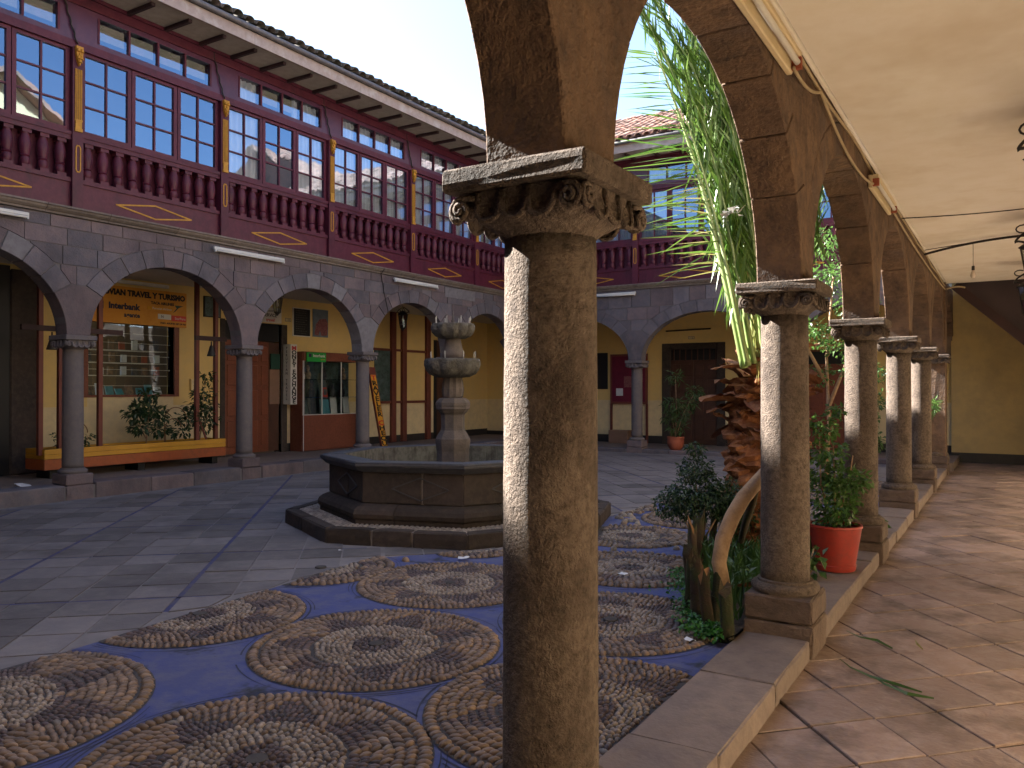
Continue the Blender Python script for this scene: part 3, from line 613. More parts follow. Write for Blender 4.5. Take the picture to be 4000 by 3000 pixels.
# ------------------------------------------------------------------ arcades
def arcade(root, P, cs, hp, zs, b, ztop, th, rd, t1, nv, stones, core, ashlar, vis0, vis1, plaster=None, jnt=.007):
    bays = [((c0+c1)/2, (c1-c0)/2 - hp) for c0, c1 in zip(cs[:-1], cs[1:])]
    def ext(s):
        z = zs
        for m_, a in bays:
            q = (s-m_)/(a+rd)
            if abs(q) < 1: z = max(z, zs + (b+rd)*math.sqrt(1-q*q))
        return z
    for (m_, a), c0, c1 in zip(bays, cs[:-1], cs[1:]):
        mb = MB(); K = 40; g_ = .016
        ss = sorted(set([c0 + (c1-c0)*i/K for i in range(K+1)] + [m_-a-g_, m_+a+g_]))
        low = lambda s: zs + .004 if abs(s-m_) >= a+g_ else zs + (b+g_)*math.sqrt(max(0, 1-((s-m_)/(a+g_))**2))
        for s0, s1 in zip(ss[:-1], ss[1:]):
            l0, l1 = low(s0 + 1e-6), low(s1 - 1e-6)
            mb.add([P(s0, g_, l0), P(s1, g_, l1), P(s1, g_, ztop), P(s0, g_, ztop), P(s0, th-g_, l0), P(s1, th-g_, l1), P(s1, th-g_, ztop), P(s0, th-g_, ztop)], [(0, 1, 2, 3), (5, 4, 7, 6), (0, 4, 5, 1)])
        mb.build('wall_core', core, root)
        if plaster:
            mb = MB(); d0, d1 = plaster[1], plaster[2]
            for s0, s1 in zip(ss[:-1], ss[1:]):
                l0, l1 = ext(s0)+.004, ext(s1)+.004
                if min(l0, l1) > ztop-.004: continue
                l0 = min(l0, ztop); l1 = min(l1, ztop)
                mb.add([P(s0, d0, l0), P(s1, d0, l1), P(s1, d0, ztop), P(s0, d0, ztop), P(s0, d1, l0), P(s1, d1, l1), P(s1, d1, ztop), P(s0, d1, ztop)], [(0, 1, 2, 3), (5, 4, 7, 6), (0, 4, 5, 1)])
            mb.build('spandrel', plaster[0], root)
        if m_ + a < vis0 or m_ - a > vis1: continue
        ti = lambda t: (m_ - a*math.cos(t), zs + b*math.sin(t))
        def te(t):
            i = ti(t); e = (m_ - (a+rd)*math.cos(t), min(zs + (b+rd)*math.sin(t), ztop-.002))
            for lim, sg in ((c0, 1), (c1, -1)):
                if (e[0]-lim)*sg < .003:
                    q = (lim + sg*.003 - i[0])/(e[0]-i[0]); e = (lim + sg*.003, i[1] + (e[1]-i[1])*q)
            return e
        for k in range(nv):
            ta = t1 + (math.pi-2*t1)*k/nv; tb = t1 + (math.pi-2*t1)*(k+1)/nv; dj = jnt/2/((a+b)/2)
            ta += dj; tb -= dj
            poly = [ti(ta + (tb-ta)*i/4) for i in range(5)] + [te(tb), te((ta+tb)/2), te(ta)]
            mb = MB(); o_ = rnd.uniform(-.005, .004); mb.prism(poly, P, o_, th - rnd.uniform(-.004, .003))
            mb.build('voussoir', rnd.choices(*stones)[0], root, bevel=.006)
    for i, c in enumerate(cs):
        if not (vis0 - .5 < c < vis1 + .5): continue
        side = []
        for sg in (1, -1):
            a = (bays[min(i, len(bays)-1)] if sg == 1 else bays[max(i-1, 0)])[1]; dj = jnt/2/a; pts = []
            for k in range(6):
                t = (t1-dj)*k/5; pts.append((c + sg*(hp + a*(1-math.cos(t))), zs + .003 + b*math.sin(t)))
            t = t1 - dj; ii = pts[-1]; ee = (c + sg*(hp + a - (a+rd)*math.cos(t)), zs + (b+rd)*math.sin(t))
            if (ee[0]-c)*sg < 0: q = (c-ii[0])/(ee[0]-ii[0]); ee = (c, ii[1] + (ee[1]-ii[1])*q)
            side.append(pts + [ee])
        poly = side[0] + list(reversed(side[1]))
        seen = []
        for p in poly:
            if not seen or (abs(p[0]-seen[-1][0]) + abs(p[1]-seen[-1][1])) > 1e-4: seen.append(p)
        mb = MB(); mb.prism(seen, P, rnd.uniform(-.003, .003), th - rnd.uniform(-.003, .003)); mb.build('springer', rnd.choices(*stones)[0], root, bevel=.006)
    if ashlar:
        z = zs + .45
        edges = [z]
        while z < ztop - .16: z += rnd.uniform(.22, .30); edges.append(z)
        edges[-1] = ztop - .002
        if edges[-1] - edges[-2] < .12: edges.pop(-2)
        for z0, z1 in zip(edges[:-1], edges[1:]):
            s = vis0
            while s < vis1:
                w = rnd.uniform(.28, .62); s1 = s + w; j = jnt/2; K = 8
                xs = [s + j + (w-2*j)*i/K for i in range(K+1)]
                lo = [max(z0 + j, ext(x) + .006) for x in xs]
                keep = [i for i in range(K+1) if lo[i] < z1 - j - .02]
                runs = []
                for i in keep:
                    if runs and i == runs[-1][-1]+1: runs[-1].append(i)
                    else: runs.append([i])
                for r_ in runs:
                    if len(r_) < 3: continue
                    poly = [(xs[i], lo[i]) for i in r_] + [(xs[r_[-1]], z1 - j), (xs[r_[0]], z1 - j)]
                    mb = MB(); mb.prism(poly, P, rnd.uniform(-.004, .006), .12); mb.build('ashlar_stone', rnd.choices(*ashlar)[0], root)
                s = s1
ra = thing('right_arcade', (-1.2, 5, 0), 'weathered brown stone arcade wall above the right corridor columns', 'arcade')
arcade(ra, PR, CY + [20.14], .165, 2.254, 1.12, 3.74, .27, .235, R(26), 7, (['arch_stone'], [1]), 'mortar_warm', None, 0.5, 17.6, plaster=('arch_stone', .004, .268))
m = MB(); m.box(-1.34, -1.03, 16.98, 17.38, 0, 3.62); m.build('end_pier', 'arch_stone', ra, bevel=.01, sub=3, jit=.003)
la = thing('left_arcade', (-11.05, 9, 0), 'grey and pink ashlar arcade of round arches along the left side', 'arcade')
arcade(la, PL, LY[:-1] + [17.80], .165, 2.343, 1.115, 3.96, .28, .27, R(30), 9, (['stone_grey', 'stone_pink', 'stone_pale'], [6, 4, 1.3]), 'mortar', (['stone_pink', 'stone_grey', 'stone_pale'], [7, 4, .6]), 3.4, 17.9, jnt=.012)
na = thing('near_wing', (-6, -1.4, 0), 'arcaded wing behind the viewer closing the courtyard', 'building')
arcade(na, PN, [-11.05, -8.0, -4.6, -1.20], .165, 2.283, 1.10, 3.98, .28, .27, R(32), 9, (['stone_grey'], [1]), 'mortar', None, 900, 901, plaster=('stone_pink', .002, .278))
m = MB(); m.pbox(PN, -11.05, -1.1, .02, .25, 3.98, 7.5); m.build('upper_wall', 'maroon', na)
m = MB(); m.prism([(-.95, 7.30), (3.0, 9.0), (3.0, 8.8), (-.95, 7.2)], lambda s, d, z: PN(d, s, z), -12, -.5); m.build('roof', 'roof_tile', na)
m = MB(); m.box(-13.6, 1.6, -4.2, -1.3, 3.62, 3.75); m.build('walk_ceiling', 'grey_ceiling', na); m = MB(); m.box(-13.6, -1.36, -4.0, -1.3, -.2, .15); m.build('walk_floor', 'stone_column_cool', na)
fa = thing('far_arcade', (-6, 17.8, 0), 'grey stone arcade across the far end of the courtyard', 'arcade')
arcade(fa, PF, FX, .165, 2.283, 1.10, 3.98, .28, .27, R(32), 9, (['stone_grey', 'stone_pink'], [7, 2]), 'mortar', (['stone_grey', 'stone_pink'], [6, 3]), -10.7, -2.2, jnt=.012)
def cornice(root, P, s0, s1, z, sc_=1):
    s = s0
    pf = [(0, 0), (-.03, 0), (-.035, .025), (-.055, .035), (-.085, .06), (-.095, .085), (-.115, .09), (-.115, .115), (.28, .115), (.28, 0)]
    while s < s1:
        t = min(s + rnd.uniform(.7, 1.1), s1); m = MB(); n = len(pf)
        m.add([P(s+.003, d, z+h) for d, h in pf] + [P(t-.003, d, z+h) for d, h in pf], [tuple(range(n)), tuple(range(2*n-1, n-1, -1))] + [(i, (i+1) % n, (i+1) % n+n, i+n) for i in range(n)])
        m.build('cornice_stone', 'cornice_stone', root); s = t
cornice(la, PL, -7.5, 17.55, 3.965); cornice(fa, PF, -10.78, -1.35, 3.985)

# ------------------------------------------------------------------ wooden glazed galleries
def baluster_mesh():
    m = MB(); m.box(-.060, .060, -.060, .060, 0, .05); m.box(-.060, .060, -.060, .060, .47, .53)
    m.lathe([(.050, .05), (.060, .07), (.062, .12), (.054, .155), (.068, .17), (.054, .188), (.060, .22), (.072, .28), (.074, .34), (.064, .41), (.050, .45), (.056, .47)], 10)
    me = m.mesh('baluster', 'maroon'); me.polygons.foreach_set('use_smooth', [len(p.vertices) == 4 for p in me.polygons])
    try: me.set_sharp_from_angle(angle=R(40))
    except Exception: pass
    return me
BAL = baluster_mesh()
def outline(m, P, pts, w, d0, d1):                   # flat outline of bars on the facade
    n = len(pts)
    for i in range(n):
        (a, za), (b, zb) = pts[i], pts[(i+1) % n]; L_ = math.hypot(b-a, zb-za); nx, nz = -(zb-za)/L_*w/2, (b-a)/L_*w/2; ex, ez = (b-a)/L_*w*.4, (zb-za)/L_*w*.4
        m.prism([(a-ex+nx, za-ez+nz), (b+ex+nx, zb+ez+nz), (b+ex-nx, zb+ez-nz), (a-ex-nx, za-ez-nz)], P, d0 - .0004*i, d1)
def gallery(root, P, posts, s_lo, s_hi, curtains, rot=0.0):
    rng = random.Random(3)
    m = MB(); m.pbox(P, s_lo, s_hi, .06, .30, 4.085, 4.455); m.build('base_board', 'maroon', root)
    m = MB(); m.pbox(P, s_lo, s_hi, .035, .20, 4.455, 4.505); m.pbox(P, s_lo, s_hi, .05, .19, 4.505, 4.52); m.build('bottom_rail', 'maroon', root)
    m = MB(); m.pbox(P, s_lo, s_hi, .20, .24, 4.52, 5.035); m.build('baluster_backing', 'maroon', root)
    m = MB(); m.pbox(P, s_lo, s_hi, .035, .22, 5.035, 5.10); m.pbox(P, s_lo, s_hi, .02, .23, 5.10, 5.15); m.build('top_rail', 'maroon', root)
    m = MB(); m.pbox(P, s_lo, s_hi, .03, .20, 6.315, 6.37); m.pbox(P, s_lo, s_hi, .045, .20, 6.37, 6.43); m.build('header', 'maroon', root)
    m = MB(); m.pbox(P, s_lo, s_hi, .02, .25, 6.93, 7.06); m.pbox(P, s_lo, s_hi, -.01, .25, 7.06, 7.115); m.build('frieze', 'maroon', root)
    ends = [p for p in posts]
    for i, p in enumerate(ends):
        m = MB(); m.pbox(P, p-.075, p+.075, .0, .20, 4.09, 6.315); po = m.build('post', 'maroon', root)
        m = MB(); oc = [(p-.016, 4.60), (p-.03, 4.63), (p-.03, 4.93), (p-.016, 4.96), (p+.016, 4.96), (p+.03, 4.93), (p+.03, 4.63), (p+.016, 4.60)]
        outline(m, P, oc, .016, -.008, .002); m.build('gold_outline', 'gold', po)
        m = MB(); m.pbox(P, p-.052, p+.052, -.022, .002, 5.155, 5.20); m.pbox(P, p-.044, p+.044, -.018, .002, 5.20, 5.30); m.pbox(P, p-.052, p+.052, -.02, .002, 5.30, 5.325); m.build('gold_base', 'gold', po)
        for k in range(4): m = MB(); m.pbox(P, p-.047+.0265*k, p-.033+.0265*k, -.016, .002, 5.33, 6.02); m.build('gold_flute', 'gold', po)
        m = MB(); m.prism([(p-.05, 6.33), (p-.05, 6.26), (p-.035, 6.15), (p, 6.06), (p+.035, 6.15), (p+.05, 6.26), (p+.05, 6.33)], P, -.045, .002)
        for a, z in ((-.028, 6.27), (.028, 6.27), (0, 6.21), (-.018, 6.17), (.018, 6.17), (0, 6.12)): m.lathe([(.024, -.02), (.018, .02), (.0, .03)], 7, P(p+a, -.05, z))
        m.build('gold_bracket', 'gold', po)
    for i in range(len(ends)-1):
        a, b = ends[i]+.075, ends[i+1]-.075
        if b < s_lo or a > s_hi: continue
        c = (a+b)/2; m = MB(); outline(m, P, [(c-.62, 4.27), (c, 4.37), (c+.62, 4.27), (c, 4.17)], .020, .050, .062); m.build('gold_diamond', 'gold', root)
        n = 10
        for k in range(n): inst('baluster', BAL, root, P(a + (b-a)*(k+.5)/n, .115, 4.515), (0, 0, rot))
        # boards around the transom
        t0, t1 = a + .24, b - .17; m = MB(); m.pbox(P, a-.075, t0, .05, .20, 6.43, 6.93); m.pbox(P, t1, b+.075, .05, .20, 6.43, 6.93); m.pbox(P, t0, t1, .05, .20, 6.43, 6.50); m.pbox(P, t0, t1, .05, .20, 6.86, 6.93)
        m.build('upper_board', 'maroon_sky_sheen', root)
        w = None; m = MB(); fw_ = (t1-t0)/4
        m.pbox(P, t0 - .012, t0 + .015, .04, .16, 6.50, 6.86); tr = m.build('transom_window', 'maroon', root)
        for k in range(1, 5): m = MB(); m.pbox(P, t0 + fw_*k - .015, t0 + fw_*k + .015, .04, .16, 6.50, 6.86); m.build('muntin', 'maroon', tr)
        for k in range(4): m = MB(); m.add([P(t0+fw_*k+.015, .07, 6.50), P(t0+fw_*(k+1)-.015, .07, 6.50), P(t0+fw_*(k+1)-.015, .07 + rng.uniform(-.001, .001), 6.86), P(t0+fw_*k+.015, .07, 6.86)], [(0, 1, 2, 3)]); m.build('pane', 'pane_glass', tr)
        cw = (b-a)/3
        for j in range(3):
            x0, x1 = a + cw*j + .006, a + cw*(j+1) - .006; z0, z1 = 5.155, 6.31; sw = .055; m = MB(); tw = rng.uniform(-.012, .012)
            m.pbox(P, x0, x0+sw, .07, .13, z0, z1); m.pbox(P, x1-sw, x1, .07, .13, z0, z1); m.pbox(P, x0+sw, x1-sw, .07, .13, z0, z0+sw); m.pbox(P, x0+sw, x1-sw, .07, .13, z1-sw*.8, z1)
            mx = (x0+x1)/2; hz = (z1-sw*.8-z0-sw)/3
            m.pbox(P, mx-.013, mx+.013, .078, .12, z0+sw, z1-sw*.8)
            for k in (1, 2): m.pbox(P, x0+sw, mx-.013, .080, .118, z0+sw+hz*k-.012, z0+sw+hz*k+.012); m.pbox(P, mx+.013, x1-sw, .080, .118, z0+sw+hz*k-.012, z0+sw+hz*k+.012)
            wi = m.build('window', 'maroon', root)
            for q, (p0_, p1_) in enumerate(((x0+sw, mx-.013), (mx+.013, x1-sw))):
                for k in range(3):
                    e = rng.uniform(-.0012, .0012); e2_ = rng.uniform(-.0012, .0012); m = MB()
                    m.add([P(p0_, .10+tw*.2-e, z0+sw+hz*k+.0), P(p1_, .10+tw*.2+e, z0+sw+hz*k), P(p1_, .10+tw*.2+e+e2_, z0+sw+hz*(k+1)), P(p0_, .10+tw*.2-e+e2_, z0+sw+hz*(k+1))], [(0, 1, 2, 3)]); m.build('pane', 'pane_glass', wi)
            if curtains(i, j):
                m = MB(); K = 40; vs = []
                for zz in (z0, z1 + .62):
                    for q in range(K+1): vs.append(P(x0 - .02 + (x1-x0+.04)*q/K, .165 + .022*math.sin(q*1.25 + j) + .01*math.sin(q*.43+i), zz))
                m.add(vs, [(q, q+1, K+2+q, K+1+q) for q in range(K)]); m.build('curtain', 'curtain', root, smooth=True)
    m = MB(); m.pbox(P, s_lo, s_hi, 1.9, 2.0, 4.0, 7.4); m.pbox(P, s_lo, s_hi, .3, 1.9, 4.0, 4.08); m.build('inner_wall', 'room_dark', root)
def tile_mesh(L_=.44, r0=.098, r1=.080, n=7, th=.016):
    v = []; f = []
    for y, r in ((0, r0), (L_, r1)):
        for rr in (r, r - th):
            for i in range(n+1): a = math.pi*i/n; v.append((-rr*math.cos(a), y, rr*math.sin(a)*.85))
    k = n+1
    for i in range(n): f += [(i, i+1, 2*k+i+1, 2*k+i), (k+i+1, k+i, 3*k+i, 3*k+i+1), (i+1, i, k+i, k+i+1), (2*k+i, 2*k+i+1, 3*k+i+1, 3*k+i)]
    return v, f
TV, TF = tile_mesh()
def tmesh(mname):
    me = bpy.data.meshes.new('roof_tile'); me.from_pydata(TV, [], TF); me.materials.append(M[mname]); me.polygons.foreach_set('use_smooth', [True]*len(TF)); return me
def roof(root, P, s_lo, s_hi, ze, rot, single, mname, depth=3.6, rafters=True, zw=7.115, sp=.215, slope=R(22)):
    dd = -.77
    m = MB(); m.prism([(-.73, ze-.185), (.3, zw), (.3, zw+.03), (-.73, ze-.155)], lambda s, d, z: P(d, s, z), s_lo, s_hi); m.build('soffit', 'soffit_plaster', root)
    if rafters:
        s = s_lo + .2
        while s < s_hi:
            q = (zw - ze + .185)/1.03; m = MB(); f = lambda d: ze - .185 + (d+.73)*q
            m.bar(P(s, -.60, f(-.60)-.026), P(s, -.012, f(-.012)-.026), .065, .055); m.build('rafter', 'rafter', root, bevel=.006); s += .605
    s = s_lo
    while s < s_hi:
        t = min(s + 2.43, s_hi); m = MB(); m.pbox(P, s+.002, t-.002, -.765, -.715, ze-.215, ze-.03); m.build('fascia_board', 'fascia', root); s = t
    m = MB(); m.tube([P(s_lo, -.815, ze+.005), P(s_hi, -.815, ze+.005)], .045, 10); m.build('gutter', 'gutter', root, smooth=True)
    ct, sn = math.cos(slope), math.sin(slope)
    m = MB(); m.prism([(dd, ze+.03), (dd+depth*ct, ze+depth*sn+.03), (dd+2*depth*ct, ze), (dd+2*depth*ct, ze-.06), (dd+depth*ct, ze+depth*sn-.08), (dd, ze)], lambda s, d, z: P(d, s, z), s_lo, s_hi); m.build('roof_deck', mname, root)
    me = tmesh(mname); field = MB(); ncol = int((s_hi-s_lo)/sp); nrow = int(depth/.36); count = 0
    for c in range(ncol):
        for r_ in range(nrow):
            s = s_lo + (c+.5)*sp + rnd.uniform(-.014, .014); d = dd - .06 + r_*.36*ct + rnd.uniform(-.015, .015); z = ze + .085 + r_*.36*sn + rnd.uniform(-.012, .012)
            if single(s, r_) and count < 300:
                inst('roof_tile', me, root, P(s, d, z), Euler((slope + rnd.uniform(-.03, .03), 0, rot + rnd.uniform(-.05, .05)), 'XYZ')); count += 1
            else:
                field.add([P(s + x, d + y*ct - zz*sn, z + y*sn + zz*ct) for x, y, zz in TV], TF)
    f = field.build('roof_tile_field', mname + '_field' if mname + '_field' in M else mname, root, smooth=True); tag(f, kind='stuff')
LP = [6.13 + 2.43*i for i in range(-3, 6)]           # gallery posts
lg = thing('left_gallery', (-11, 9, 4), 'long maroon wooden gallery with gold trim and multi-paned windows', 'gallery')
gallery(lg, PL, LP, -1.2, 17.60, lambda i, j: (i >= 5) or (i == 4 and j != 1), rot=math.pi/2)
roof(lg, PL, -1.2, 17.9, 7.285, math.pi/2, lambda s, r_: r_ < 2 and s > 4, 'mossy_tile', depth=2.4)
FP = [-10.02 - 2.43, -10.02, -7.59, -5.16, -2.73, -.30]
fg = thing('far_gallery', (-6, 17.8, 4), 'maroon wooden gallery with gold trim above the far arcade', 'gallery')
gallery(fg, PF, FP, -10.85, -1.3, lambda i, j: j == 0 or i == 1, rot=0)
roof(fg, PF, -12.0, -0.9, 7.27, 0, lambda s, r_: -8.9 < s < -5.2, 'roof_tile', depth=3.9, slope=R(26))
for i, s in enumerate(LP[2:8]):                      # loose black cables hanging from the eaves to each post
    m = MB(); x = s - .22; m.tube([PL(x + (s-x)*(k/14) + .012*math.sin(k*1.9), .025, 7.10 - .72*(k/14)**.9) for k in range(15)], .012, 5)
    m.build('hanging_cable', 'black_cable', lg, smooth=True)
# right wing above the arcade: seen only mirrored in the windows
rw = thing('right_wing', (-1.2, 6, 3.75), 'sunlit upper storey and tiled roof of the right wing', 'building')
m = MB(); m.pbox(PR, -4.0, 20, .0, .25, 3.76, 7.5); m.build('wall', 'soffit_plaster', rw)
for k in range(7):
    s = 0.5 + 2.9*k; m = MB(); m.pbox(PR, s-.75, s+.75, -.04, -.001, 4.7, 6.6); w = m.build('window', 'maroon', rw)
    m = MB(); m.pbox(PR, s-.66, s+.66, -.045, -.0405, 4.8, 6.5); m.build('pane', 'dark_navy', w)
roof(rw, PR, -3.0, 20, 7.20, -math.pi/2, lambda s, r_: False, 'roof_tile', depth=4.6, rafters=False)
ng = thing('attic_house', (0.5, 10.7, 7), 'cream attic gable with a tiled roof rising behind the right wing', 'building')
m = MB(); m.prism([(9.2, 7.0), (12.2, 7.0), (12.2, 8.9), (10.7, 9.9), (9.2, 8.9)], lambda s, d, z: (d, s, z), .6, 4.5); m.build('wall', 'lower_wall', ng)
for sg in (-1, 1):
    m = MB(); m.prism([(10.7, 9.92), (10.7+sg*1.9, 8.66), (10.7+sg*1.9, 8.78), (10.7, 10.04)], lambda s, d, z: (d, s, z), .2, 4.7); m.build('roof', 'roof_tile', ng)
nh = thing('neighbour_house', (4, 30, 7), 'taller tiled roof beyond the far end of the right wing', 'building')
m = MB(); m.box(-.2, 9, 22.5, 39, 5, 8.6); m.build('wall', 'lower_wall', nh)
m = MB(); m.prism([(-1.0, 8.4), (4.4, 11.7), (9.8, 8.4), (9.8, 8.3), (-1.0, 8.3)], lambda s, d, z: (s, d, z), 22.2, 39.3); m.build('roof_deck', 'roof_tile', nh)
fl = MB(); sl_ = math.atan2(3.3, 5.4)
for c in range(76):
    for r_ in range(17):
        s = 22.3 + c*.22 + rnd.uniform(-.012, .012); x = -1.0 + r_*.36*math.cos(sl_); z = 8.43 + r_*.36*math.sin(sl_)
        fl.add([(x + b_*math.cos(sl_) - c_*math.sin(sl_), s + a_, z + b_*math.sin(sl_) + c_*math.cos(sl_)) for a_, b_, c_ in TV], TF)
tag(fl.build('roof_tile_field', 'roof_tile_field', nh, smooth=True), kind='stuff')

# ------------------------------------------------------------------ fountain
ft = thing('stone_fountain', (FC.x, FC.y, GZ), 'octagonal dark stone fountain with two tiered bowls in the courtyard', 'fountain')
def opt(r, k): a = R(FROT + 45*k); return Vector((FC.x + r*math.cos(a), FC.y + r*math.sin(a)))
def oring(prof_, k, f0=0., f1=1., gap=.004):         # a stretch of one octagon side swept with a profile [(r,z)]
    vs = []; n = len(prof_)
    for f, sg in ((f0, 1), (f1, -1)):
        for r, z in prof_:
            a, b = opt(r, k), opt(r, k+1); p = a + (b-a)*f + (b-a).normalized()*gap*sg*(0 if f in (0., 1.) else 1); vs.append((p.x, p.y, z))
    m = MB(); m.add(vs, [tuple(range(n)), tuple(range(2*n-1, n-1, -1))] + [(i, (i+1) % n, (i+1) % n+n, i+n) for i in range(n)]); return m
for k in range(8):
    cuts = [0, .33, .62, 1.] if k % 2 == 0 else [0, .45, 1.]
    for f0, f1 in zip(cuts[:-1], cuts[1:]): oring([(1.91, .05), (1.91, .238), (1.76, .240), (1.76, .05)], k, f0, f1, .008).build('step_stone', 'fountain_stone', ft, bevel=.014, sub=2, jit=.004)
    oring([(1.52, .20), (1.52, .27), (1.54, .29), (1.55, .33), (1.53, .37), (1.49, .40), (1.44, .42), (1.38, .43), (1.38, .20)], k, 0, .37).build('base_moulding', 'fountain_stone', ft)
    oring([(1.52, .20), (1.52, .27), (1.54, .29), (1.55, .33), (1.53, .37), (1.49, .40), (1.44, .42), (1.38, .43), (1.38, .20)], k, .37, 1).build('base_moulding', 'fountain_stone', ft)
    for f0, f1 in ((0, .60), (.60, 1.)):
        p = oring([(1.42, .43), (1.42, .745), (1.30, .745), (1.30, .43)], k, f0, f1, .009).build('side_panel', 'fountain_stone', ft, bevel=.010, sub=2, jit=.003)
    oring([(1.408, .43), (1.408, .745), (1.31, .745), (1.31, .43)], k).build('mortar_bed', 'cornice_stone', ft); oring([(1.895, .06), (1.895, .228), (1.77, .228), (1.77, .06)], k).build('mortar_bed', 'cornice_stone', ft)
    A_, B_ = opt(1.424, k), opt(1.424, k+1); nrm = ((A_+B_)/2 - FC).normalized(); q = lambda f, z: (*(A_ + (B_-A_)*f + nrm*.003), z)
    m = MB(); PTS = [(.30, .585), (.58, .70), (.86, .585), (.58, .47)]
    for i in range(4): m.bar(q(*PTS[i]), q(*PTS[(i+1) % 4]), .012, .012)
    m.build('carved_lozenge', 'fountain_rim', ft)
    oring([(1.42, .746), (1.46, .76), (1.50, .80), (1.52, .815), (1.52, .850), (1.50, .858), (1.26, .858), (1.26, .746)], k, 0, 1).build('rim_stone', 'fountain_rim', ft, bevel=.004, sub=2, jit=.003)
    oring([(1.262, .30), (1.262, .853), (1.245, .853), (1.245, .30)], k, 0, 1).build('inner_lining', 'basin_inside', ft)
m = MB(); m.add([(*opt(1.30, k), .36) for k in range(8)], [tuple(range(8))]); m.build('basin_floor', 'basin_inside', ft)
m = MB(); m.add([(*opt(1.26, k), .46) for k in range(8)], [tuple(range(8))]); m.build('water', 'water', ft)
m = MB(); m.add([(*opt(1.77, k), .222) for k in range(8)] + [(*opt(1.45, k), .222) for k in range(8)], [(k, (k+1) % 8, (k+1) % 8+8, k+8) for k in range(8)]); bt = m.build('step_bed', 'mosaic_grout', ft)
cnt = 0; pf = MB()
for k in range(8):
    for r_ in (1.555, 1.60, 1.645, 1.69, 1.735):
        a, b = opt(r_, k), opt(r_, k+1); n = int((b-a).length/.052)
        for i in range(n):
            p = a + (b-a)*((i+.5 + .4*(int(r_*1000) % 2))/n); tx = rnd.uniform(.8, 1.15); ang = rnd.uniform(0, 3)
            kk = 2 if (int(i/3) % 2 == 0 and rnd.random() < .8) else 1
            d = dv*np.array((.028*tx, .021*tx, .018)); ca, sa = math.cos(ang), math.sin(ang)
            pf.add([(p.x + x*ca - y*sa, p.y + x*sa + y*ca, .221 + z) for x, y, z in d], df)
tag(pf.build('step_pebbles', 'pebble_pale', ft, smooth=True), kind='stuff')
def sqlathe(m, prof_, c, n=4, ph=0): return m.lathe(prof_, n, c, ph=ph)
PHI = R(FROT + 22.5 + 22.5); fc = (FC.x, FC.y, 0)
m = MB(); m.lathe([(.19, .40), (.19, .88), (.195, .90), (.20, .93), (.205, .97), (.205, 1.02), (.17, 1.08), (.145, 1.12), (.140, 1.15), (.140, 1.30), (.15, 1.315), (.17, 1.335), (.185, 1.36), (.20, 1.365), (.20, 1.40), (.205, 1.41), (.205, 1.44), (.20, 1.45), (.165, 1.49), (.13, 1.50)], 8, fc, ph=R(FROT)); m.build('pedestal', 'fountain_pedestal', ft, bevel=.004)
m = MB(); m.lathe([(.10, 1.49), (.118, 1.51), (.125, 1.54), (.13, 1.60), (.122, 1.67), (.112, 1.72), (.105, 1.76)], 20, fc); o = m.build('fluted_stem', 'fountain_pedestal', ft)
for i, v in enumerate(o.data.vertices):
    d = Vector((v.co.x, v.co.y)); 
    if i % 2: v.co.x *= .90; v.co.y *= .90
def bowl(z0, z1, r, lob, nm):
    m = MB(); n = 96; vs = []; fs = []; pr = [(.30, 0), (.62, .04), (.82, .18), (.94, .42), (.99, .68), (1.0, .86), (.985, .97), (.95, 1.0), (.86, .99), (.80, .80), (.55, .62), (.12, .58)]
    for kk, (rr, h) in enumerate(pr):
        for i in range(n):
            a = 2*math.pi*i/n; lobf = 1 + (.13*abs(math.sin(a*lob/2 + .4)) - .085)*(1 if .1 < h < .97 and kk < 7 else .25)
            q = r*rr*lobf + rnd.uniform(-.007, .007); vs.append((FC.x + q*math.cos(a), FC.y + q*math.sin(a), z0 + (z1-z0)*h + rnd.uniform(-.003, .003)))
    for kk in range(len(pr)-1):
        for i in range(n): fs.append((kk*n+i, kk*n+(i+1) % n, (kk+1)*n+(i+1) % n, (kk+1)*n+i))
    fs.append(tuple(range(n-1, -1, -1))); fs.append(tuple((len(pr)-1)*n+i for i in range(n))); m.add(vs, fs); o = m.build(nm, 'fountain_bowl', ft, smooth=True)
    for i in range(8):
        a = 2*math.pi*i/8 + .3; m = MB(); m.tube([(FC.x + r*.84*math.cos(a), FC.y + r*.84*math.sin(a), z1-.03), (FC.x + r*.86*math.cos(a), FC.y + r*.86*math.sin(a), z1 + .085)], .0035, 5); m.build('spout', 'metal_white', o)
    return o
bowl(1.735, 1.955, .325, 9, 'lower_bowl')
m = MB(); m.lathe([(.12, 1.88), (.125, 1.96), (.14, 1.985), (.138, 2.03), (.118, 2.06), (.108, 2.10), (.095, 2.16), (.085, 2.22)], 14, fc, jit=.003); m.build('neck', 'fountain_pedestal', ft, smooth=True)
ub = bowl(2.19, 2.365, .25, 11, 'upper_bowl')
m = MB(); m.lathe([(.028, 2.28), (.03, 2.36), (.016, 2.38), (.024, 2.40), (.012, 2.42), (.006, 2.52)], 8, fc); m.build('finial', 'fountain_pedestal', ft, smooth=True)

